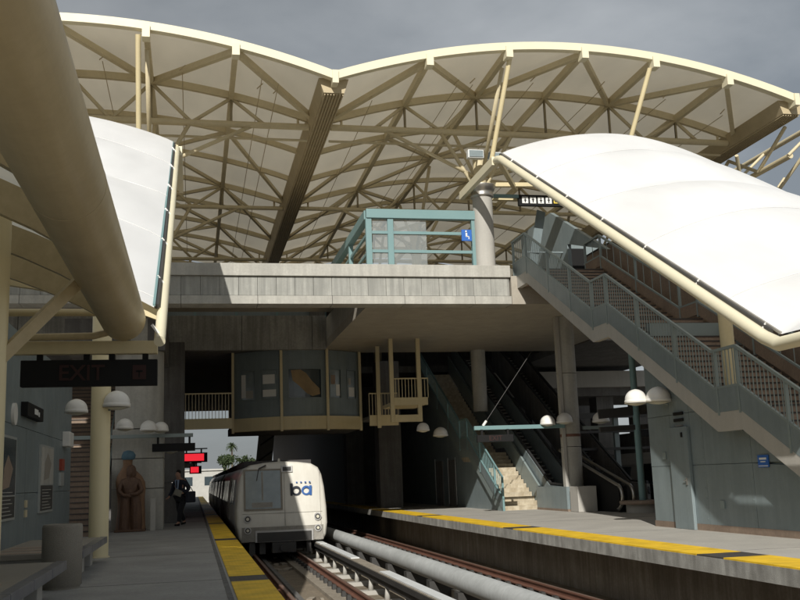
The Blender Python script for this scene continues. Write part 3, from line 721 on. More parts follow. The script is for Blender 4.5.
# main right stair
LR = [(11.8, -.28), (17.88, 3.0), (18.82, 3.0), (23.93, 5.75), (24.95, 5.75), (30.06, 8.44), (31.4, 8.44)]
st = thing('main_staircase', 'long brown-stepped staircase under the big white canopy, climbing to the bridge', 'stairs', (12, 13, 0))
pp = [(13.0, -.0), (17.88, 2.55), (18.82, 2.55), (23.93, 5.28), (24.95, 5.28), (30.06, 7.95), (31.4, 7.95)]
a_, b_ = stair_mesh(pp, 10.86, 13.3); a_.build('flight', 'brown', st); b_.build('step_nosing', 'stepnose', st)
q = MB(); pl_t = [(y, z-.47) for y, z in LR]; pl_b = [(y, z-.9) for y, z in LR]
for (a, b), (c_, d_) in zip(zip(pl_t, pl_t[1:]), zip(pl_b, pl_b[1:])):
    q.prism([a, b, d_, c_], 10.7, 10.86, 'x')
q.build('concrete_stringer', 'conc_clean', st)
balustrade(st, 10.72, LR, [13.2, 14.6, 16.3, 17.88, 18.7, 20.4, 22.2, 23.93, 24.9, 26.4, 28.1, 30.0, 31.3])
# centre divider and upper flight side
LR2 = [(y, z+.05) for y, z in LR]
balustrade(st, 13.35, LR2, [13.2, 15.5, 17.88, 18.8, 21.4, 23.93, 24.9, 27.5, 30.0, 31.3], off_top=.7, infill=.3, pitch=.5, panel='brick')
adopt(st)
st = thing('escalator', 'escalator beyond the main staircase under the white canopy', 'escalator', (14.9, 13, 0))
pp2 = [(y, z) for y, z in [(13.5, 0), (30.2, 7.95), (32.4, 7.95)]]
a_, b_ = stair_mesh(pp2, 14.0, 15.2); a_.build('step_chain', 'brown', st); b_.build('step_nosing', 'stepnose', st)
for x in (13.8, 15.3):
    q = MB(); q.prism([(12.9, -.0), (12.9, .9), (13.7, 1.0), (30.2, 8.95), (32.4, 8.95), (32.4, 7.6), (30.2, 7.5), (13.9, -.0)], x, x+.12, 'x'); q.build('balustrade_panel', 'brick', st)
    q = MB(); q.sweep([(x+.06, 12.8, .5), (x+.06, 13.0, .95), (x+.06, 13.7, 1.05), (x+.06, 30.2, 9.0), (x+.06, 32.4, 9.0)], .08, .06, (1,0,0)); q.build('moving_handrail', 'rubber', st)
adopt(st)
# back wall under canopy
t = thing('stair_back_wall', 'brown block wall rising beyond the escalator under the white canopy', 'wall', (16.3, 20, 0))
q = MB(); q.prism([(12, 0), (12, 1.6), (16, 2.2), (32, 10.6), (32, 0)], 16.1, 16.3, 'x'); q.build('wall_face', 'brick', t)
q = MB(); q.bar((16.2, 16, 2.3), (16.2, 32, 10.7), .3, .12); q.build('coping', 'bluerail', t)
q = MB()
for k in range(12): zz = 1+k*.75; q.box(16.07, 16.1, max(12.1, 13+(zz-1)*1.85), 31.9, zz, zz+.03)
q.build('course_line', 'stepnose', t)
adopt(t)
# head house at the top of stairs
t = thing('stair_head_house', 'blue-grey enclosed lobby at the top of the stairs, with sloping cladding', 'enclosure', (14.5, 33, 8))
q = MB(); q.prism([(33.0, 7.9), (33.0, 9.6), (29.6, 8.6), (34.5, 11.2), (38, 11.2), (38, 7.9)], 13.4, 13.55, 'x')
q.box(13.6, 16, 36.2, 36.4, 7.9, 10.6); q.build('cladding', 'blue', t)
q = MB(); q.box(14.0, 15.4, 36.14, 36.19, 7.95, 10.2); q.build('dark_doorway', 'black', t)
q = MB(); q.box(14.68, 14.74, 36.08, 36.13, 7.95, 10.2); q.box(13.95, 14.0, 36.08, 36.19, 7.95, 10.25); q.box(15.4, 15.45, 36.08, 36.19, 7.95, 10.25); q.build('door_frame', 'bluerail', t)
q = MB(); q.bar((12.0, 33.5, 8), (12.7, 33.6, 11), .05, .35); q.bar((12.0, 33.52, 9.4), (13.4, 33.5, 9.4), .08, .05); q.build('glass_fin', 'blue', t)
adopt(t)

# ================================================================ RIGHT SERVICE BUILDING UNDER STAIR
wb = thing('service_building', 'blue-grey metal-panelled wall with a door, tucked under the main staircase', 'building', (12, 18, 0))
def zlim(y): return interp([(p[0], p[1]-.97) for p in LR], y)
ys = [13.2, 14.9, 16.6, 18.3, 20.2, 20.75, 21.7, 22.85]
for a, b in zip(ys, ys[1:]):
    for lo, hi in ((.14, 1.43), (1.44, 2.62), (2.63, 4.2)):
        zt = min(zlim(a), zlim(b)); zt2 = max(zlim(a), zlim(b))
        if zt2 < lo+.1: continue
        q = MB(); poly = [(a+.006, lo), (b-.006, lo), (b-.006, min(hi, max(lo+.02, zlim(b)))), (a+.006, min(hi, max(lo+.01, zlim(a))))]
        q.prism(poly, 11.1+random.uniform(0, .004), 11.25, 'x'); q.build('wall_panel', 'blue', wb)
q = MB(); q.prism([(13.1, 0), (22.85, 0), (22.85, 3.9), (22, 3.9), (15, .5)], 11.16, 11.4, 'x'); q.box(11.25, 15.5, 22.6, 22.84, 0, 5.0); q.build('wall_core', 'bluerail', wb)
q = MB(); q.box(11.09, 11.4, 13.1, 22.86, 0, .139); q.build('plinth', 'brick', wb)
q = MB()
for a in ys[:-1]:
    for k in range(12):
        zz = .25+k*.22
        if zz < zlim(a+.08)-.1: q.box(11.094, 11.1, a+.06, a+.085, zz, zz+.025)
q.build('panel_fixings', 'bluerail', wb)
q = MB(); q.box(11.02, 11.1, 20.78, 21.68, .0, 2.32); q.build('door', 'blue', wb, .01)
q = MB(); q.box(10.99, 11.02, 20.9, 20.94, 1.0, 1.16); q.tube([(10.98, 20.92, 1.1), (10.98, 21.02, 1.1)], .012, 6); q.build('door_handle', 'steel', wb)
q = MB(); q.box(11.005, 11.02, 20.98, 21.06, 2.08, 2.19); q.build('door_sign', 'black', wb)
for z in (2.45, 2.6): q = MB(); q.box(11.07, 11.1, 21.0, 21.45, z, z+.07); q.build('vent_slot', 'black', wb)
q = MB(); q.box(11.08, 11.1, 21.05, 21.4, 2.34, 2.37); q.build('vent_sill', 'steel', wb)
for y, z in ((19.5, .5), (22.0, 1.6)): q = MB(); q.box(11.07, 11.1, y, y+.16, z, z+.16); q.build('service_hatch', 'bluerail', wb)
adopt(wb)
t = thing('notice_plate', 'small blue notice plate on the blue-grey wall below the stair', 'sign', (11.09, 17.87, 1.46))
q = MB(); q.box(11.075, 11.095, 17.68, 18.05, 1.34, 1.58); q.build('plate', 'signblue', t)
q = MB(); q.box(11.07, 11.075, 17.74, 17.99, 1.49, 1.53); q.box(11.07, 11.075, 17.78, 17.95, 1.44, 1.46); q.box(11.07, 11.075, 17.70, 18.03, 1.36, 1.375); q.build('plate_lines', 'whitetext', t); adopt(t)

# ================================================================ SECOND STAIR (under bridge) AND ESCALATORS
s2 = thing('platform_staircase', 'sunlit cream-stepped staircase rising from the right platform beneath the bridge', 'stairs', (12.3, 36.6, 0))
pp = [(36.75, 0), (41.0, 2.3), (42.2, 2.3), (49.9, 6.6), (51.5, 6.6)]
a_, b_ = stair_mesh(pp, 11.62, 13.1); a_.build('flight', 'step', s2)
L2 = [(36.3, .45), (41.0, 2.98), (42.2, 2.98), (49.9, 7.25)]
q = MB(); q.prism([(36.5, -.0), (36.5, .25), (41, 2.6), (42.2, 2.6), (49.9, 6.8), (49.9, 6.3), (42.2, 2.15), (41, 2.15), (37.1, .0)], 11.5, 11.6, 'x'); q.build('stringer', 'bluerail', s2)
balustrade(s2, 11.5, L2, [36.35, 37.3, 39.2, 41.0, 42.2, 44.1, 46, 48, 49.8], off_top=.8, infill=.4, pitch=.14, m_='teal')
q = MB(); q.prism([(36.9, .0), (41, 2.5), (42.2, 2.5), (49.9, 6.75), (49.9, 7.6), (42.2, 3.3), (41, 3.3), (36.9, .9)], 13.12, 13.2, 'x'); q.build('side_panel', 'bluerail', s2)
adopt(s2)
t = thing('side_wall', 'dark blue-grey wall with doors under the platform staircase', 'wall', (11.7, 45, 0))
q = MB(); q.prism([(37.3, 0), (41.0, 2.1), (42.2, 2.1), (49.9, 6.2), (60, 6.9), (60, 0)], 11.64, 11.8, 'x'); q.build('wall_face', 'blue', t)
for y in (43.6, 46.0): q = MB(); q.box(11.6, 11.64, y, y+1.3, 0, 2.1); q.build('door', 'conc_dark', t); 
q = MB(); q.box(11.58, 11.6, 44.85, 44.95, .1, 2.2); q.box(11.58, 11.6, 47.35, 47.45, .1, 2.2); q.box(11.58, 11.6, 43.5, 43.58, .1, 2.2); q.build('door_frame', 'posterframe', t)
adopt(t)
def escal(label, x0, w, y0, y1, z1, pm):
    t = thing('escalator', label, 'escalator', (x0+w/2, y0, 0)); sl = z1/(y1-y0)
    a_, b_ = stair_mesh([(y0, 0), (y1, z1)], x0+.15, x0+w-.15); a_.build('step_chain', 'dark', t); b_.build('step_nosing', 'steel', t)
    for x in (x0, x0+w-.12):
        q = MB(); q.prism([(y0-1.6, .0), (y0-1.6, .85), (y0-.2, .9), (y1, z1+.95), (y1, z1-.5), (y0+.4, 0)], x, x+.12, 'x'); q.build('side_panel', pm, t)
        q = MB(); q.sweep([(x+.06, y0-1.65, .5), (x+.06, y0-1.5, .93), (x+.06, y0-.2, .97), (x+.06, y1, z1+1.02)], .08, .07, (1,0,0)); q.build('moving_handrail', 'rubber', t)
    adopt(t)
escal('escalator with blue-grey side panel just right of the cream platform staircase', 13.25, 1.1, 36.2, 49.6, 7.3, 'blue')
escal('dark-sided escalator farthest right under the bridge, beyond the blue-sided one', 15.2, 1.1, 35.4, 48.8, 7.3, 'conc_dark')
t = thing('low_wall', 'low blue-grey panelled wall ending in a concrete block by the round column', 'low wall', (13, 33, 0))
q = MB(); q.box(12.93, 13.08, 33.45, 36.6, .08, .86); q.build('panel', 'blue', t); q = MB(); q.box(12.92, 13.1, 33.4, 36.6, 0, .08); q.build('plinth', 'brick', t)
q = MB(); q.box(12.95, 13.65, 32.45, 33.2, 0, .87); q.build('end_block', 'conc_clean', t, .02); adopt(t)
# short escalator end with bright handrail loops, far platform side
t = thing('escalator', 'black escalator end with shiny rounded handrail loops, beside the bench post', 'escalator', (13.9, 31, 0))
for x in (13.75, 14.15):
    pts = [(x, 30.9, .12)]+[(x, 31.0-.42*math.sin(a), .52-.4*math.cos(a)) for a in [math.pi*k/8 for k in range(9)]]+[(x, 36, 2.2)]
    q = MB(); q.tube(pts, .055, 8); q.build('handrail_loop', 'steel' , t)
q = MB(); q.prism([(31.0, 0), (31.0, .85), (36, 2.1), (36, 0)], 13.82, 14.1, 'x'); q.build('balustrade', 'black', t); adopt(t)

# ================================================================ MEZZANINE ROOM AND WALKWAYS
mz = thing('mezzanine_room', 'bow-fronted blue-grey control room with cream mullions hung under the bridge', 'room', (4.4, 42, 3.6))
def bow(x): return 42.0+.9*((x-4.45)/2.8)**2*1.4
def arcstrip(q, x0, x1, z0, z1, off=0, th=.1, n=10):
    xs = [x0+(x1-x0)*k/n for k in range(n+1)]
    for a, b in zip(xs, xs[1:]):
        vs = [q.bm.verts.new(p) for p in ((a, bow(a)-off, z0), (b, bow(b)-off, z0), (b, bow(b)-off+th, z0), (a, bow(a)-off+th, z0), (a, bow(a)-off, z1), (b, bow(b)-off, z1), (b, bow(b)-off+th, z1), (a, bow(a)-off+th, z1))]
        for f in ((0,3,2,1),(4,5,6,7),(0,1,5,4),(2,3,7,6)): q._f([vs[i] for i in f])
        if a == xs[0]: q._f([vs[i] for i in (3,0,4,7)])
        if b == xs[-1]: q._f([vs[i] for i in (1,2,6,5)])
q = MB(); arcstrip(q, 1.66, 7.25, 3.56, 4.12, .12, .4, 24); q.build('floor_band', 'cream', mz)
q = MB(); q.box(1.6, 7.3, 43.45, 48, 3.6, 3.9); q.build('floor_slab', 'conc_dark', mz)
wins = [(1.98, 2.56), (2.84, 3.5), (3.98, 5.38), (5.82, 6.3), (6.66, 7.06)]
q = MB(); arcstrip(q, 1.7, 7.22, 4.12, 4.92, 0, .12, 24); arcstrip(q, 1.7, 7.22, 6.14, 6.98, 0, .12, 24); edges = [1.7]+[v for w in wins for v in w]+[7.22]
for a, b in zip(edges[::2], edges[1::2]): arcstrip(q, a, b, 4.92, 6.14, 0, .12, 4)
q.build('wall', 'blue', mz)
contents = ['windscreen', 'windscreen', 'glass', 'windscreen', 'windscreen']
for (a, b), cm in zip(wins, contents):
    q = MB(); arcstrip(q, a, b, 4.92, 6.14, -.05, .02, 6); w_ = q.build('window', cm, mz)
    q = MB(); arcstrip(q, a-.05, b+.05, 4.87, 4.92, .03, .1, 4); arcstrip(q, a-.05, b+.05, 6.14, 6.19, .03, .1, 4); arcstrip(q, a-.05, a, 4.9, 6.16, .03, .1, 1); arcstrip(q, b, b+.05, 4.9, 6.16, .03, .1, 1); q.build('window_frame', 'blue', w_)
# things seen in the windows (posters fixed on the glass)
def pp_(x0, x1, z0, z1, m_):
    q = MB(); arcstrip(q, x0, x1, z0, z1, -.035, .01, 3); q.build('window_poster', m_, mz)
for a in ((2.02, 2.2, 5.0, 6.0, 'whitetext'), (2.2, 2.5, 4.96, 5.3, 'conc_clean'), (2.9, 3.45, 5.0, 5.3, 'whitetext'), (2.9, 3.4, 5.55, 5.95, 'whitetext'), (5.85, 6.05, 5.5, 5.9, 'brown'), (6.08, 6.26, 5.0, 5.5, 'whitetext'), (6.7, 6.98, 4.98, 5.4, 'whitetext'), (6.7, 6.82, 5.5, 5.8, 'conc_clean')): pp_(*a)
q = MB()
q.prism([(4.08, 6.1), (4.5, 6.12), (4.75, 5.95), (5.0, 5.6), (5.3, 5.3), (5.32, 5.05), (5.0, 4.97), (4.75, 5.1), (4.4, 5.45), (4.15, 5.65)], bow(4.7)+.037, bow(4.7)+.047, 'y'); q.build('orange_poster', mat('orange_print', (.36, .25, .12), .5, n1=.5, s1=8), mz)
for x in (1.66, 3.66, 5.66, 7.26):
    q = MB(); yb = bow(x)-.16; q.box(x-.055, x+.055, yb-.02, yb+.14, 3.5, 7.0); q.build('mullion', 'cream', mz)
q = MB(); q.box(1.7, 7.2, 47.9, 48, 3.9, 7); q.box(1.66, 1.72, 43.4, 48, 3.9, 7); q.box(7.2, 7.26, 43.4, 48, 3.9, 7); q.build('rear_wall', 'conc_dark', mz)
adopt(mz)
def walkway(label, x0, x1, y, zf, zl, posts, railz=1.05):
    t = thing('walkway', label, 'walkway', ((x0+x1)/2, y, zl))
    q = MB(); q.box(x0, x1, y, y+.12, zl, zf); q.build('edge_band', 'cream', t); q = MB(); q.box(x0, x1, y+.12, y+2.5, zf-.15, zf-.02); q.build('floor', 'conc_dark', t)
    q = MB(); q.box(x0, x1, y+.02, y+.08, zf+railz-.05, zf+railz); q.build('handrail', 'cream', t)
    q = MB(); n = int((x1-x0)/.13)
    for k in range(n+1): xx = x0+(x1-x0)*k/n; q.box(xx-.012, xx+.012, y+.04, y+.06, zf, zf+railz-.05)
    q.build('balusters', 'cream_dull', t)
    for x in posts: q = MB(); q.box(x-.08, x+.08, y-.1, y+.0, zl-.1, 7.0); q.build('post', 'cream', t)
    adopt(t)
walkway('dim cream-railed walkway left of the bow-fronted room', -1.0, 1.55, 41.2, 4.05, 3.62, (-.78,))
walkway('short dim railed walkway between the bow-fronted room and the projecting balcony', 7.35, 8.6, 41.4, 4.05, 3.6, (7.75,), .95)
t = thing('walkway', 'upper cream landing with railing at far left of the dark passage', 'walkway', (-1.2, 40.4, 4))
for z0, z1 in ((4.55, 4.85), (3.95, 4.15)): q = MB(); q.box(-1.75, -.83, 40.3, 40.45, z0, z1); q.build('edge_band', 'cream', t)
q = MB()
for k in range(7): q.box(-1.7+k*.12, -1.68+k*.12, 40.36, 40.38, 4.85, 5.85)
q.box(-1.75, -.93, 40.35, 40.4, 5.82, 5.87); q.build('balusters', 'cream', t); adopt(t)
# projecting balcony
t = thing('balcony', 'small boxy cream steel balcony projecting right of the bow-fronted room', 'balcony', (8.5, 39, 3.6))
for x in (7.88, 9.02): q = MB(); q.box(x-.08, x+.08, 39, 39.16, 3.6, 7.0); q.build('post', 'cream', t)
q = MB(); q.box(7.96, 9.35, 38.98, 39.1, 4.27, 4.58); q.box(7.96, 8.94, 38.98, 39.1, 3.6, 3.88); q.build('edge_band', 'cream', t)
q = MB(); q.box(7.96, 9.35, 39.12, 41.6, 4.3, 4.45); q.build('floor', 'cream_dull', t)
q = MB()
for k in range(11): q.box(8.02+k*.135, 8.045+k*.135, 39.03, 39.06, 4.58, 5.35)
q.box(7.98, 9.4, 39.02, 39.07, 5.33, 5.38); q.build('balusters', 'cream', t)
adopt(t)

# ================================================================ GLASS ENCLOSURE ON BRIDGE
t = thing('bridge_enclosure', 'teal-framed glazed enclosure standing on the bridge deck behind the parapet', 'enclosure', (6, 32, 7.4))
q = MB(); q.box(5.78, 9.7, 32.05, 32.3, 10.2, 10.52); q.box(5.74, 5.98, 32.3, 52, 10.2, 10.52); q.build('top_beam', 'teal', t, .01)
for x in (5.86, 6.62, 9.62): q = MB(); q.box(x-.1, x+.1, 32.1, 32.26, 7.36, 10.2); q.build('post', 'teal', t)
for y in (36, 40, 44, 48): q = MB(); q.box(5.78, 5.94, y, y+.2, 7.36, 10.2); q.build('post', 'teal', t)
for z in (9.0, 9.66): q = MB(); q.box(5.96, 9.52, 32.14, 32.22, z, z+.1); q.box(5.82, 5.9, 32.3, 52, z-.01, z+.09); q.build('bar', 'teal', t)
gl = mat('clear_pane', (.5, .55, .56), .06, alpha=.22, spec=.8)
q = MB(); q.box(6.0, 7.9, 32.18, 32.19, 7.4, 10.2); q.build('pane', gl, t)
adopt(t)
t = thing('bridge_sign', 'small blue sign with white symbol hung by the bridge column', 'sign', (9.2, 31.9, 9.4))
q = MB(); q.box(9.1, 9.46, 31.93, 31.97, 9.4, 9.8); q.build('plate', 'signblue', t)
q = MB(); q.lathe(9.26, 31.92, [(.03, 9.7), (.03, 9.76)], 8); q.box(9.24, 9.3, 31.92, 31.929, 9.56, 9.68); q.box(9.24, 9.36, 31.92, 31.929, 9.54, 9.57); q.box(9.34, 9.37, 31.92, 31.929, 9.46, 9.56); q.build('symbol', 'whitetext', t); adopt(t)
t = thing('hanging_exit_sign', 'black overhead sign with white pictograms and yellow EXIT at the stair head', 'sign', (11.8, 32.6, 10.9))
q = MB(); q.box(10.3, 11.5, 32.6, 32.7, 11.2, 11.32); q.build('hanger', 'teal', t)
q = MB(); q.box(11.5, 13.6, 32.6, 32.75, 10.92, 11.32); q.build('board', 'black', t)
q = MB()
for k in range(4): q.box(11.62+k*.3, 11.85+k*.3, 32.585, 32.6, 11.0, 11.24)
pg = q.build('pictogram_tile', 'whitetext', t)
q = MB()
for k in range(4): x = 11.735+k*.3; q.box(x-.02, x+.02, 32.578, 32.585, 11.03, 11.17); q.box(x-.05, x+.05, 32.578, 32.585, 11.1+.02*(k%2), 11.13+.02*(k%2)); q.box(x-.025, x+.025, 32.578, 32.585, 11.18, 11.215)
q.build('pictogram', 'black', t)
adopt(t)
o = textobj('letters', 'EXIT', .34, 'yellowtext', t, (13.15-11.8, 32.58-32.6, 11.12-10.9))
# railing and panels behind on the bridge deck
t = thing('deck_railing', 'thin railing line along the deck behind the bridge column', 'railing', (11, 36, 7.4))
q = MB(); q.box(6.2, 13, 42.9, 42.95, 8.5, 8.55)
for k in range(12): q.box(6.2+k*.6, 6.24+k*.6, 42.9, 42.95, 7.36, 8.5)
q.build('rails', 'bluerail', t); adopt(t)

# ================================================================ LAMPS
def lamp(x, y, z, label, grp, r_=.26, arm=None):
    t = thing('dome_lamp', label, 'lamp', (x, y, z), grp)
    prof = [(r_*math.cos(a), z+.04+r_*.95*math.sin(a)) for a in [math.pi/2*k/8 for k in range(8)]]+[(.01, z+.04+r_*.96)]
    q = MB(); q.lathe(x, y, [(r_*.97, z-.05), (r_*1.05, z-.05), (r_*1.05, z+.02), (r_*1.0, z+.03)]+prof, 26); q.build('shade', 'white', t)
    q = MB(); q.lathe(x, y, [(r_*.9, z-.06), (r_*.4, z-.1), (.02, z-.11)], 20); q.build('diffuser', 'lens', t)
    q = MB(); q.box(x-r_*.2, x+r_*.2, y-.04, y+.04, z-.09, z-.045); q.build('clip', 'steel', t)
    if arm: q = MB(); q.bar((x, y, z+.0), arm, .06, .06); q.build('arm', 'blue', t)
    adopt(t); return t
G = 'white dome lamps over the platforms'
lamp(-1.58, 21.35, 3.1, 'nearest white dome lamp, on the right side of the second cream column', G, .27, (-1.85, 21.45, 2.95))
lamp(-2.85, 25.5, 3.3, 'white dome lamp half hidden behind the left of the second cream column', G, .27)
lamp(-1.98, 30, 3.12, 'small white dome lamp just right of the second cream column, above the bar', G, .24)
lamp(-1.42, 32.7, 3.2, 'left lamp of the small pair of white domes in front of the statue pier', G, .26)
lamp(-1.05, 33.2, 3.2, 'right lamp of the small pair of white domes in front of the statue pier', G, .24)
lamp(-.78, 35.5, 2.6, 'tiny dim dome lamp behind the dark hanging sign near the pier', G, .22)
lamp(12.33, 33.3, 3.1, 'leftmost of the two white domes on the teal bar left of the round column', G, .26)
lamp(12.93, 33.2, 3.15, 'white dome directly in front of the round concrete column', G, .28)
lamp(14.4, 33.4, 3.15, 'white dome on the bar just right of the round concrete column', G, .3)
lamp(10.42, 22.0, 3.0, 'left one of the big double white domes at the service building corner', G, .26, (11.1, 22, 2.95))
lamp(10.86, 21.7, 3.0, 'right one of the big double white domes at the service building corner', G, .29, (11.1, 21.7, 2.9))
lamp(8.75, 37.5, 3.2, 'dim dome lamp in the dark below the projecting balcony', G, .24)
lamp(10.2, 40.5, 3.1, 'dim dome lamp in the dark left of the platform staircase railing', G, .3)
lamp(15.8, 32, 2.7, 'small pale dome lamp seen beyond the teal post on the far side', G, .16)
t = thing('lamp_bar', 'long grey-blue lamp bar across the front of the statue pier', 'bar', (-1.8, 33, 3.0))
q = MB(); q.box(-3.9, -.02, 33.35, 33.47, 2.96, 3.08); q.build('bar', 'bluerail', t, .01); adopt(t)
t = thing('lamp_bar', 'pale teal lamp bar held by a thin rod left of the round column', 'bar', (11, 33.5, 3.0))
q = MB(); q.box(9.62, 12.98, 33.3, 33.42, 2.93, 3.07); q.build('bar', 'teal', t, .01); q = MB(); q.tube([(9.95, 33.36, 3.07), (11.95, 33.5, 5.7)], .015, 6); q.build('stay_rod', 'dark', t)
q = MB(); q.tube([(9.95, 33.36, 3.07), (10.08, 33.37, 3.24)], .05, 8); q.build('stay_socket', 'white', t); adopt(t)
t = thing('lamp_bar', 'grey-blue lamp bar reaching right from the round column', 'bar', (14.8, 33.5, 2.9))
q = MB(); q.box(13.75, 17.2, 33.5, 33.6, 2.86, 2.98); q.build('bar', 'bluerail', t); adopt(t)
# hanging dark signs
def dsign(label, x0, x1, y, z0, z1, top, txt=None, tm='redtext'):
    t = thing('hanging_sign', label, 'sign', ((x0+x1)/2, y, z0))
    q = MB(); q.box(x0, x1, y, y+.12, z0, z1); q.build('board', 'black', t, .01)
    q = MB(); q.box(x0+.15, x0+.22, y+.03, y+.09, z1, top); q.box(x1-.22, x1-.15, y+.03, y+.09, z1, top); q.build('hanger', 'black', t)
    adopt(t)
    if txt: textobj('letters', txt, (z1-z0)*.95, tm, t, (0, -.008, (z1-z0)*.5))
    return t
dsign('dark narrow unlit sign under the lamp bar at the left pier', -1.33, .05, 33.3, 2.5, 2.76, 2.97)
dsign('dark narrow unlit sign below the teal bar, before the cream staircase', 9.68, 11.0, 33.2, 2.5, 2.75, 2.94, 'EXIT')
for label, x0, x1, y, z0, z1 in (('larger nearer red-lit arrivals board above the left platform', -.55, .6, 45, 2.38, 2.8), ('smaller farther red-lit arrivals board below and beyond the first', -.22, .42, 55, 1.98, 2.4)):
    t = thing('arrivals_board', label, 'display', ((x0+x1)/2, y, z0), 'red arrivals boards')
    q = MB(); q.box(x0, x1, y, y+.25, z0, z1); q.build('housing', 'black', t, .01)
    q = MB(); q.box(x0+.06, x1-.15, y-.012, y, z0+.06, z1-.05); q.build('lit_screen', 'red_led', t)
    q = MB(); q.box(x0+.1, x1, y+.05, y+.2, z1+.15, z1+.2); q.box(x0+.2, x0+.27, y+.08, y+.15, z1, z1+.15); q.box(x1-.3, x1-.23, y+.08, y+.15, z1, z1+.15); q.build('hanger', 'dark', t); adopt(t)

# ================================================================ LEFT PLATFORM: canopy, columns, wall, furniture
pc = thing('platform_canopy', 'low tan steel canopy over the left platform with a big edge tube', 'canopy', (-1, 10, 3))
q = MB(); q.tube([(-1.07, -3, 3.96), (-1.07, 15.55, 3.96)], .335, 48); q.build('edge_tube', 'tan', pc)
q = MB()
q.tube([(-1.07, 8.4, 3.96), (-1.07, 8.412, 3.96)], .3375, 48)
q.build('weld_line', 'valley', pc)
def vz(x): return 4.05+1.25*math.sin(math.pi*min(1, max(0, (-1.2-x)/9)))**.8
q = MB(); q.grid(lambda u, v: (-1.2-9*u, -3+18.4*v, vz(-1.2-9*u)+.22), 24, 20); q.build('membrane', 'fab_plat', pc)
for k, y in enumerate([-1.2+2.35*k for k in range(8)]):
    n = 20; q = MB(); q.sweep([(-1.15-9*j/n, y, vz(-1.15-9*j/n)-.05) for j in range(n+1)], .14, .34); q.build('rib', 'tan', pc)
q = MB(); q.bar((-2.15, 11.3, 2.75), (-1.3, 11.9, 3.85), .13, .13); q.build('strut', 'tan', pc)
q = MB(); q.box(-4.4, -.55, 15.5, 15.66, 3.42, 3.62); q.build('end_beam', 'cream', pc, .01)
q = MB(); q.tube([(-2.6, 15.4, 3.66), (-1.5, 15.4, 3.68), (-1.25, 15.4, 3.74), (-1.15, 15.4, 3.95)], .055, 10); q.build('drain_pipe', 'tan', pc)
adopt(pc)
t = thing('exit_sign', 'wide black unlit overhead EXIT sign hung from the cream canopy beam', 'sign', (-1.55, 15.5, 2.92))
q = MB(); q.box(-2.55, -.55, 15.5, 15.66, 2.93, 3.33); q.build('board', 'black', t, .01)
q = MB(); 
for x in (-2.3, -1.62, -1.25, -.75): q.box(x-.03, x+.06, 15.55, 15.61, 3.33, 3.42)
q.build('hanger', 'black', t)
adopt(t)
textobj('letters', 'EXIT', .33, 'redtext', t, (.0-.12, -.008, .2)); 
q = MB(); q.box(-.92, -.72, 15.492, 15.5, 3.02, 3.24); b_ = q.build('pictogram_tile', 'redtext', t); b_.matrix_parent_inverse = Matrix.Translation((1.55, -15.5, -2.92))
q = MB(); q.box(-.83, -.81, 15.488, 15.492, 3.05, 3.15); q.box(-.87, -.77, 15.488, 15.492, 3.13, 3.16); b_ = q.build('pictogram', 'black', t); b_.matrix_parent_inverse = Matrix.Translation((1.55, -15.5, -2.92))
def ccol(x, y, z1, r_, label):
    t = thing('cream_column', label, 'column', (x, y, 0), 'cream round columns on the left platform')
    q = MB(); q.lathe(x, y, [(r_, .0), (r_, z1)], 32); q.build('shaft', 'cream_col', t)
    q = MB(); q.lathe(x, y, [(r_+.03, 0), (r_+.03, .02), (r_+.002, .03)], 32); q.build('base_ring', 'cream_dull', t); adopt(t)
ccol(-2.22, 11.35, 4.6, .21, 'cream round column cut by the left edge of the view')
ccol(-1.91, 21.5, 5.9, .2, 'slim cream round column standing beyond the concrete bin')
# wall
lw = thing('station_wall', 'glossy blue-grey panelled wall along the left platform with posters', 'wall', (-3.6, 20, 0))
ys = [6, 9.4, 12.6, 15.6, 18.7, 22.3, 26.2, 30.2]
for a, b in zip(ys, ys[1:]):
    for lo, hi in ((0.05, 1.35), (1.362, 2.7), (2.712, 4.6)):
        q = MB(); q.box(-3.62, -3.5+random.uniform(0, .004), a+.006, b-.006, lo, hi); q.build('wall_panel', 'blue', lw)
q = MB(); q.box(-4.2, -3.55, 6, 30.15, 0, 4.62); q.build('wall_core', 'bluerail', lw); q = MB(); q.box(-3.5, -3.47, 6, 30.2, 0, .09); q.build('skirting', 'dark', lw)
adopt(lw)
def poster(label, y0, y1, z0, z1, split, mats):
    t = thing('poster', label, 'poster', (-3.49, (y0+y1)/2, z0))
    q = MB(); q.box(-3.494, -3.45, y0, y1, z0, z1); q.build('frame', 'posterframe', t)
    w = (y1-y0); q = MB(); q.box(-3.449, -3.445, y0+.05*w, y1-.05*w, z0+(z1-z0)*split, z1-.05); q.build('upper_print', mats[0], t)
    q = MB(); q.box(-3.449, -3.445, y0+.05*w, y1-.05*w, z0+.05, z0+(z1-z0)*split-.03); q.build('lower_print', mats[1], t)
    q = MB(); cy_ = (y0+y1)/2; zz = z0+(z1-z0)*(split+.25)
    q.prism([(cy_-.25*w, zz-.3), (cy_+.1*w, zz-.25), (cy_+.28*w, zz+.1), (cy_, zz+.35), (cy_-.2*w, zz+.1)], -3.444, -3.441, 'x'); q.build('print_figure', mats[2], t)
    q = MB()
    for k in range(7): q.box(-3.444, -3.441, y0+.15*w, y1-(.2+.1*(k%3))*w, z0+.1+k*.07, z0+.115+k*.07)
    q.build('print_lines', 'conc', t); adopt(t)
poster('dark framed poster nearest the cream column at the left edge', 19.0, 20.9, .85, 2.45, .3, ['glass', 'dark', 'brown'])
poster('grey framed poster with pale figure farther along the blue wall', 24.1, 26.3, .88, 2.45, .42, ['conc', 'dark', 'sandconc'])
t = thing('wall_sign', 'small dark box sign sticking out high on the blue wall', 'sign', (-3.4, 22, 2.95))
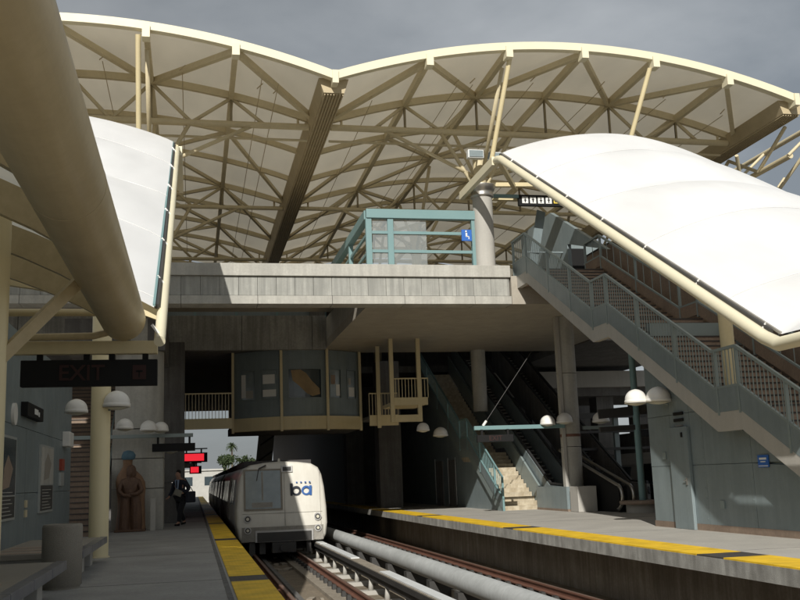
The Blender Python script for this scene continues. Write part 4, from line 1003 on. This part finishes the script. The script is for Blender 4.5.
q = MB(); q.box(-3.5, -3.36, 21.5, 23.7, 2.93, 3.22); q.build('box', 'black', t, .01); q = MB(); q.box(-3.36, -3.355, 22.4, 22.9, 3.02, 3.14); q.box(-3.36, -3.354, 22.95, 23.1, 3.0, 3.1); q.build('legend', 'whitetext', t); adopt(t)
t = thing('wall_light', 'pale square lit-looking box fitting on the blue wall near its far end', 'wall light', (-3.4, 28.6, 2.7))
q = MB(); q.box(-3.5, -3.3, 28.2, 29.1, 2.55, 2.95); q.build('box', 'white', t, .02); adopt(t)
t = thing('wall_disc', 'pale oval disc mounted high on the blue wall behind the edge column', 'wall fitting', (-3.45, 20.4, 2.9))
q = MB(); q.tube([(-3.5, 20.6, 2.9), (-3.44, 20.6, 2.9)], .22, 20); q.build('disc', 'white', t); adopt(t)
t = thing('alarm_box', 'small red call box on the blue wall right of the grey poster', 'alarm', (-3.45, 27.8, 2))
q = MB(); q.box(-3.5, -3.42, 27.7, 28.2, 1.9, 2.2); q.build('box', mat('alarm_red', (.35, .06, .03), .5), t); q = MB(); q.box(-3.5, -3.44, 27.65, 28.3, 1.5, 1.85); q.build('plate', 'posterframe', t); adopt(t)
t = thing('outlet_plate', 'pair of small cream outlet plates low on the blue wall between the posters', 'outlet', (-3.47, 22.4, 1))
for z in (.85, 1.05): q = MB(); q.box(-3.5, -3.47, 22.3, 22.55, z, z+.15); q.build('plate', 'cream_dull', t)
adopt(t)
# benches
def bench(y0, y1, label):
    t = thing('granite_bench', label, 'bench', (-1.95, (y0+y1)/2, 0), 'granite-edged benches along the blue wall')
    q = MB(); n = max(2, int((y1-y0)/1.2)); d = (y1-y0)/n
    for k in range(n): q.box(-1.80, -1.66, y0+d*k+.01, y0+d*(k+1)-.01, .34, .46)
    q.build('granite_edge', 'granite', t, .012)
    q = MB(); q.box(-3.1, -1.81, y0, y1, .36, .45); q.build('seat_slab', 'sandconc', t, .01)
    q = MB()
    for k in range(n): q.box(-2.9, -1.84, y0+d*k+.1, y0+d*k+.5, .0, .36)
    q.build('leg_block', 'conc_clean', t, .01)
    q = MB()
    for k in range(n): q.box(-3.0, -1.95, y0+d*k/2+.1, y0+d*k/2+.5, .45, .455)
    q.build('seat_inlay', 'brown', t)
    adopt(t)
bench(8.6, 14.2, 'near granite-edged concrete bench in the lower left corner')
bench(16.2, 20.6, 'second granite-edged bench beyond the concrete bin')
t = thing('concrete_bin', 'round concrete litter bin standing between the two benches', 'bin', (-1.86, 15.3, 0))
q = MB(); q.lathe(-1.86, 15.3, [(.26, 0), (.26, .04), (.28, .05), (.28, .86), (.27, .9), (.22, .91), (.2, .84)], 40); q.build('drum', 'sandconc', t); q = MB(); q.lathe(-1.86, 15.3, [(.2, .85), (.02, .85)], 24); q.build('liner', 'dark', t); adopt(t)
# left stair beyond wall
s3 = thing('left_staircase', 'brown-tiled staircase climbing behind the slim cream column on the left', 'stairs', (-3.4, 30.5, 0))
a_, b_ = stair_mesh([(31, 0), (36, 2.8), (37.2, 2.8), (44.5, 7)], -5.2, -2.75); a_.build('flight', 'brick', s3); b_.build('step_nosing', 'stepnose', s3)
q = MB(); q.bar((-2.72, 31, .3), (-2.72, 36, 3.1), .06, .3); q.bar((-2.72, 31, 1.2), (-2.72, 36, 4.0), .05, .06); q.build('side_rail', 'bluerail', s3)
adopt(s3)
t = thing('white_board', 'thin white upright board leaning beside the carved statue', 'board', (-1.25, 33.3, 0))
q = MB(); q.box(-1.36, -1.2, 33.2, 33.32, 0, 1.02); q.build('panel', 'conc_clean', t); adopt(t)

# ================================================================ FIGURES
def skin_obj(name, joints, edges, m_, parent, sub=2, root=0):
    names = list(joints); me = bpy.data.meshes.new(name)
    me.from_pydata([joints[n][0] for n in names], [(names.index(a), names.index(b)) for a, b in edges], [])
    o = bpy.data.objects.new(name, me); col.objects.link(o); o.parent = parent
    sk = o.modifiers.new('skin', 'SKIN'); sk.use_smooth_shade = True
    if not me.skin_vertices: me.skin_vertices.new()
    for i, n in enumerate(names):
        r_ = joints[n][1]; me.skin_vertices[0].data[i].radius = r_ if isinstance(r_, tuple) else (r_, r_); me.skin_vertices[0].data[i].use_root = (i == root)
    ss = o.modifiers.new('sub', 'SUBSURF'); ss.levels = sub; ss.render_levels = sub
    me.materials.append(M[m_]); return o
# walking man (facing left and towards the camera)
mn = thing('person', 'man in a dark suit and light blue shirt striding along the left platform holding papers', 'person', (-.42, 36.3, 0))
mn.rotation_euler = (0, 0, R(-38)); mn.scale = (1.2, 1.15, 1.09)
# local axes: faces -Y, left hand at +X
J = dict(pel=((0, 0, .95), (.15, .11)), spine=((0, -.03, 1.15), (.14, .10)), chest=((0, -.08, 1.36), (.165, .115)), neck=((0, -.12, 1.5), .055), head0=((0, -.16, 1.57), .075), head1=((0, -.17, 1.66), (.078, .095)), head2=((0, -.165, 1.73), .06), nose=((0, -.265, 1.635), .014),
 ls=((.17, -.08, 1.41), .065), le=((.27, .02, 1.15), .045), lwr=((.2, -.2, 1.03), .03), lp=((.17, -.27, 1.03), (.035, .02)),
 rs=((-.17, -.1, 1.41), .065), re=((-.27, -.08, 1.13), .045), rwr=((-.26, -.25, .93), .03), rp=((-.26, -.31, .88), (.035, .02)),
 lh=((.1, 0, .9), .095), lk=((.12, -.2, .5), .065), la=((.11, -.27, .1), .042), lt=((.12, -.42, .04), .035),
 rh=((-.1, 0, .9), .095), rk=((-.11, .03, .48), .065), ra=((-.11, .3, .12), .042), rtt=((-.12, .2, .035), .035))
E_ = [('pel','spine'),('spine','chest'),('chest','neck'),('neck','head0'),('head0','head1'),('head1','head2'),('head1','nose'),('chest','ls'),('ls','le'),('le','lwr'),('lwr','lp'),('chest','rs'),('rs','re'),('re','rwr'),('rwr','rp'),('pel','lh'),('lh','lk'),('lk','la'),('la','lt'),('pel','rh'),('rh','rk'),('rk','ra'),('ra','rtt')]
for sd, px, bx in (('l', 'lp', (.17, -.27, 1.03)), ('r', 'rp', (-.26, -.31, .88))):
    for k in range(4):
        a = Vector(bx)+Vector(((k-1.5)*.02, -.045, -.005)); b = a+Vector((0, -.03-.006*(k in (1, 2)), -.025)); J[f'{sd}f{k}'] = (tuple(a), .009); J[f'{sd}g{k}'] = (tuple(b), .008); E_ += [(px, f'{sd}f{k}'), (f'{sd}f{k}', f'{sd}g{k}')]
    a = Vector(bx)+Vector((.035 if sd == 'r' else -.035, -.015, .01)); J[f'{sd}th'] = (tuple(a), .01); b = a+Vector((0, -.035, -.01)); J[f'{sd}ti'] = (tuple(b), .008); E_ += [(px, f'{sd}th'), (f'{sd}th', f'{sd}ti')]
skin_obj('body', J, E_, 'skin', mn)
jj = {k: (J[k][0], J[k][1]) for k in ('spine', 'chest', 'ls', 'le', 'lwr', 'rs', 're', 'rwr')}
jj['spine'] = (J['spine'][0], (.17, .135)); jj['chest'] = (J['chest'][0], (.2, .155)); jj['hem'] = ((0, 0, .84), (.2, .15)); jj['collar'] = ((0, -.1, 1.45), (.1, .08))
for k in ('ls', 'rs'): jj[k] = (J[k][0], .085)
for k in ('le', 're'): jj[k] = (J[k][0], .065)
for k in ('lwr', 'rwr'): jj[k] = (J[k][0], .05)
skin_obj('suit_jacket', jj, [('spine','chest'),('spine','hem'),('chest','collar'),('chest','ls'),('ls','le'),('le','lwr'),('chest','rs'),('rs','re'),('re','rwr')], 'suit', mn)
jj = dict(pel=((0, 0, .92), (.17, .13)), lh=((.1, 0, .86), .115), lk=((.12, -.2, .5), .085), la=((.11, -.265, .1), .065), rh=((-.1, 0, .86), .115), rk=((-.11, .03, .48), .085), ra=((-.11, .29, .14), .065))
skin_obj('trousers', jj, [('pel','lh'),('lh','lk'),('lk','la'),('pel','rh'),('rh','rk'),('rk','ra')], 'trouser', mn)
for nm, a, b in (('l', (.115, -.25, .05), (.125, -.47, .035)), ('r', (-.11, .33, .08), (-.115, .13, .035))):
    skin_obj('shoe', dict(a=(a, (.05, .045)), m=(tuple((Vector(a)+Vector(b))/2), (.048, .04)), b=(b, (.04, .028))), [('a','m'),('m','b')], 'black', mn)
skin_obj('hair', dict(a=((0, -.11, 1.64), .07), b=((0, -.14, 1.73), (.085, .08)), c=((0, -.2, 1.765), .05)), [('a','b'),('b','c')], 'hair', mn)
q = MB(); q.prism([(-.07, 1.46), (.07, 1.46), (.03, 1.14), (-.03, 1.14)], -.235, -.2, 'y'); o = q.build('shirt_front', 'shirt', mn)
q = MB(); q.box(-.02, .02, -.245, -.235, 1.2, 1.44); o = q.build('tie', 'suit', mn)
pa = thing('newspaper', 'folded newspaper held at the waist by the walking man', 'newspaper', (-.42, 36.3, 0)); pa.rotation_euler = mn.rotation_euler; pa.scale = mn.scale
q = MB(); q.bar((.0, -.33, 1.1), (.25, -.33, 1.0), .015, .2); q.bar((.02, -.35, 1.1), (.24, -.35, 1.02), .012, .16); q.build('sheets', 'paper', pa)
bgo = thing('shoulder_bag', 'dark shoulder bag hanging at the walking man\'s far side', 'bag', (-.42, 36.3, 0)); bgo.rotation_euler = mn.rotation_euler; bgo.scale = mn.scale
q = MB(); q.box(.22, .34, -.12, .26, .72, 1.08); q.build('bag_body', 'suit', bgo, .03); q = MB(); q.tube([(.28, -.1, 1.06), (.17, -.04, 1.5), (.28, .2, 1.06)], .012, 6); q.build('strap', 'black', bgo)

# carved statue: robed figure before a taller pale trunk-like form with blue cap
stt = thing('carved_statue', 'tall carved brown wooden figure in a long robe with a blue-capped form behind', 'statue', (-1.98, 33.2, 0))
def ell(cx, cy_, rx, ry, z, n=28, fold=0, ph=0):
    return [(cx+rx*math.cos(t)*(1+fold*math.sin(t*9+ph)), cy_+ry*math.sin(t)*(1+fold*math.sin(t*9+ph)), z) for t in [2*math.pi*k/n for k in range(n)]]
q = MB(); q.loft([ell(0, .12, .5, .3, 0), ell(0, .12, .52, .32, .12), ell(0, .13, .5, .28, .2), ell(.02, .13, .46, .25, .7, fold=.04), ell(.0, .14, .47, .24, 1.1, fold=.04), ell(-.0, .15, .5, .24, 1.35, fold=.03), ell(-.02, .15, .5, .22, 1.55), ell(-.06, .15, .42, .2, 1.75), ell(-.1, .15, .27, .17, 1.92), ell(-.12, .15, .17, .14, 2.05), ell(-.12, .14, .16, .14, 2.15), ell(-.12, .13, .17, .15, 2.3)]); q.build('trunk_form', 'wood_pale', stt)
q = MB(); q.loft([ell(-.1, .12, .19, .17, 2.27), ell(-.1, .11, .24, .2, 2.33), ell(-.09, .11, .24, .19, 2.42), ell(-.1, .12, .17, .14, 2.53), ell(-.1, .12, .05, .05, 2.57)]); q.build('blue_cap', 'cyan', stt)
for sx in (-1, 1):
    q = MB(); q.loft([ell(sx*.2, -.12, .2, .17, .0, fold=.07), ell(sx*.2, -.12, .19, .16, .3, fold=.09, ph=sx), ell(sx*.19, -.12, .18, .16, .8, fold=.07), ell(sx*.16, -.1, .17, .17, 1.1), ell(sx*.08, -.08, .12, .12, 1.22)]); q.build('robe_fold', 'wood', stt)
J = dict(p=((0, -.08, 1.1), (.27, .17)), s=((0, -.08, 1.3), (.25, .17)), c=((0, -.06, 1.52), (.28, .16)), n=((.0, -.08, 1.7), .09), h=((.02, -.12, 1.86), (.12, .13)), h2=((.02, -.1, 1.97), .1), no=((.02, -.25, 1.84), .025),
 ls=((.27, -.06, 1.56), .11), le=((.4, -.12, 1.28), .09), lw=((.2, -.3, 1.17), .065), lp=((.08, -.34, 1.17), (.06, .035)), rs=((-.27, -.06, 1.56), .11), re=((-.4, -.12, 1.28), .09), rw=((-.2, -.3, 1.13), .065), rp=((-.08, -.34, 1.13), (.06, .035)))
Ed = [('p','s'),('s','c'),('c','n'),('n','h'),('h','h2'),('h','no'),('c','ls'),('ls','le'),('le','lw'),('lw','lp'),('c','rs'),('rs','re'),('re','rw'),('rw','rp')]
for sd, d in (('l', -1), ('r', 1)):
    for k in range(4):
        b = Vector(J[sd+'p'][0])+Vector((d*.07, -.015, -.03+.022*k)); e2 = b+Vector((d*.05, .0, -.012)); J[f'{sd}f{k}'] = (tuple(b), .014); J[f'{sd}e{k}'] = (tuple(e2), .012); Ed += [(sd+'p', f'{sd}f{k}'), (f'{sd}f{k}', f'{sd}e{k}')]
skin_obj('carved_body', J, Ed, 'wood', stt)
q = MB(); q.loft([ell(.02, -.06, .15, .15, 1.75), ell(.02, -.05, .17, .17, 1.86), ell(.02, -.06, .16, .17, 1.98), ell(.02, -.07, .1, .1, 2.07), ell(.02, -.07, .03, .03, 2.1)]); q.build('carved_hood', 'wood', stt)
q = MB(); q.box(-.52, .52, -.42, .42, -.0, .07); q.build('plinth', 'wood', stt, .02)
stt.scale = (.92, .9, 1)

# ================================================================ FAR RIGHT BACKGROUND
t = thing('teal_post', 'slim teal post rising through a round brown-topped bench', 'post', (14.3, 30.2, 0)); q = MB(); q.lathe(14.32, 30.3, [(.11, .2), (.11, 5.2)], 20); q.build('shaft', 'teal', t); q = MB(); q.bar((13, 30.3, 2.7), (17, 30.3, 2.85), .12, .16); q.bar((13, 30.32, 3.2), (17, 30.32, 3.5), .08, .3); q.build('crossbar', 'dark', t); adopt(t)
t = thing('round_bench', 'round bench with brown seat ring and pale drum base around the teal post', 'bench', (14.4, 30.4, 0)); q = MB(); q.lathe(14.4, 30.3, [(.62, 0), (.62, .26)], 32); q.build('base', 'conc_clean', t); q = MB(); q.lathe(14.4, 30.3, [(.8, .27), (.82, .3), (.82, .38), (.15, .39)], 32); q.build('seat', 'brown', t, .01); adopt(t)
ft = thing('far_train', 'dim silver train stopped at the far platform beyond the escalators', 'train', (20, 42, 0))
q = MB(); q.prism([(19.0, -.5), (19.0, .4), (19.15, 1.6), (19.5, 2.1), (22, 2.1), (22.2, -.5)], 30, 62, 'y'); q.build('body', 'alu', ft)
q = MB()
for k in range(12): q.prism([(18.99, .75), (19.02, .6), (19.14, 1.5), (19.1, 1.5)], 31+k*2.6, 32.5+k*2.6, 'y')
q.build('side_windows', 'glass', ft)
q = MB()
for k in range(5): q.prism([(18.97, -.1), (18.97, .5), (19.08, 1.6), (19.12, 1.6), (19.02, -.1)], 33.0+k*6, 34.0+k*6, 'y')
q.build('door', 'black', ft); q = MB(); q.box(18.95, 19.0, 30, 62, -.15, -.05); q.build('sill_stripe', 'rust', ft); adopt(ft)
t = thing('far_overpass', 'pale concrete parapet of a far overpass seen right of the round column', 'overpass', (21, 50, 6))
q = MB(); q.box(13.2, 40, 50, 50.4, 5.85, 6.72); q.build('parapet', 'conc_clean', t); q = MB(); q.box(13.2, 40, 50.4, 58, 5.4, 5.9); q.build('deck', 'conc_dark', t)
for x in (18.5, 22.3, 24.6): q = MB(); q.box(x-.5, x+.5, 51, 52, 0, 5.4); q.build('pier', 'conc_dark', t)
adopt(t)
t = thing('far_gantry', 'dark steel gantry with horizontal rails behind the teal post', 'gantry', (19, 38, 0))
for z in (2.2, 2.9, 3.5): q = MB(); q.box(15, 24, 38, 38.1, z, z+(.22 if z > 3 else .1)); q.build('beam', 'dark', t)
for x in (15.2, 17.1, 19, 20.9, 22.8): q = MB(); q.box(x-.1, x+.1, 38.12, 38.3, 0, 3.6); q.build('post', 'bluerail', t)
adopt(t)
dsign('small dark sign with pale lettering on the gantry behind the round column', 15.8, 16.6, 33.6, 2.55, 2.8, 2.9, None)
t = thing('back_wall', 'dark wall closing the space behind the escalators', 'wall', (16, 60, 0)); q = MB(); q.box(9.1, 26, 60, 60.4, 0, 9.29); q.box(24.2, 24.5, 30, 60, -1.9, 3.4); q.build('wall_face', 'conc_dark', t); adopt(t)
t = thing('inner_wall', 'wall along the right platform past the train side, coloured dark for deep shade', 'wall', (10.5, 70, 0)); q = MB(); q.box(9.2, 9.5, 58, 118, 0, 7); q.build('wall_face', 'roofdark', t); adopt(t)  # near-black colour stands in for the deep shade under the concourse
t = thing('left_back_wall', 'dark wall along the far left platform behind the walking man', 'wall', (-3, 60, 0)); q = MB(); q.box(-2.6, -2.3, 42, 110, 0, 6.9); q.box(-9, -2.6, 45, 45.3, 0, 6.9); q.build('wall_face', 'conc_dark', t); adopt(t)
# beyond the station: far canopy, building, trees
t = thing('far_building', 'long low pale building beyond the end of the tracks', 'building', (0, 190, -1.9))
q = MB(); q.box(-20, 22, 190, 200, -1.9, 3.9); q.build('wall', 'farwall', t); q = MB(); q.box(-20.3, 22.3, 189.7, 200.3, 3.9, 4.2); q.build('roof', 'farwall', t)
q = MB()
for k in range(10): q.box(-18+k*4, -16.2+k*4, 189.95, 190, 1.2, 2.8)
q.build('facade_window', 'glass', t); adopt(t)
t = thing('concrete_fin', 'sunlit sloping concrete end wall just above the train roof', 'wall', (4.8, 66, 0)); q = MB(); q.prism([(3.95, 2.0), (5.0, 2.0), (5.5, 6.9), (4.5, 6.9)], 66, 66.4, 'y'); q.build('wall_face', 'farwall', t)
q = MB()
for k in range(4): q.bar((4.2+k*.1, 65.95, 2.8+k), (5.1+k*.1, 65.95, 3.4+k), .05, .1)
q.build('rail', 'dark', t); adopt(t)
def tree(x, y, h, r_, label, nleaf=900, palm=False):
    t = thing('palm_tree' if palm else 'tree', label, 'tree', (x, y, -1.9))
    q = MB(); q.tube([(x, y, -1.9), (x+.1, y, h*.5), (x, y, h)], [.25 if not palm else .22, .18, .12], 8); q.build('trunk', 'bark', t)
    q = MB()
    if palm:
        for k in range(46):
            a = random.uniform(0, 2*math.pi); el = random.uniform(-.8, 1.3); d = Vector((math.cos(a)*math.cos(el), math.sin(a)*math.cos(el), math.sin(el)))
            p0 = Vector((x, y, h)); prev = p0
            for j in range(1, 5):
                p = p0+d*r_*j/4+Vector((0, 0, -.12*r_*(j/4)**2*4)); q.bar(prev, p, .28*(1.2-j/5), .03); prev = p
    else:
        cl = [Vector((x+random.gauss(0, r_*.5), y+random.gauss(0, r_*.4), h+random.gauss(0, r_*.28))) for _ in range(14)]
        for k in range(nleaf):
            c_ = random.choice(cl); p = c_+Vector((random.gauss(0, r_*.17), random.gauss(0, r_*.17), random.gauss(0, r_*.13))); d = Vector((random.uniform(-1,1), random.uniform(-1,1), random.uniform(-1,1))).normalized()
            q.bar(p, p+d*.32, .22, .03)
        for c_ in cl: q.tube([(x, y, h*.55), c_], [.1, .03], 5)
    q.build('crown', 'leaf', t); adopt(t)
tree(6.5, 175, 7.9, 1.1, 'palm tree rising above the other far trees', palm=True)
tree(5.3, 170, 5.0, 1.5, 'rounded dark tree left of the far palm')
tree(8.6, 172, 4.6, 1.8, 'bushy tree right of the far palm, above the train roof')
# far left low platform roof silhouettes
t = thing('far_shelter', 'dark low shelter roof at the far end of the left platform', 'shelter', (-2, 92, 0)); q = MB(); q.box(-6, .2, 85, 110, 3.2, 3.5); q.build('roof', 'roofdark', t)
for y in (86, 96, 106): q = MB(); q.box(-1.1, -.9, y, y+.2, 0, 3.2); q.build('post', 'cream', t)
adopt(t)
print('objects', len(bpy.data.objects))
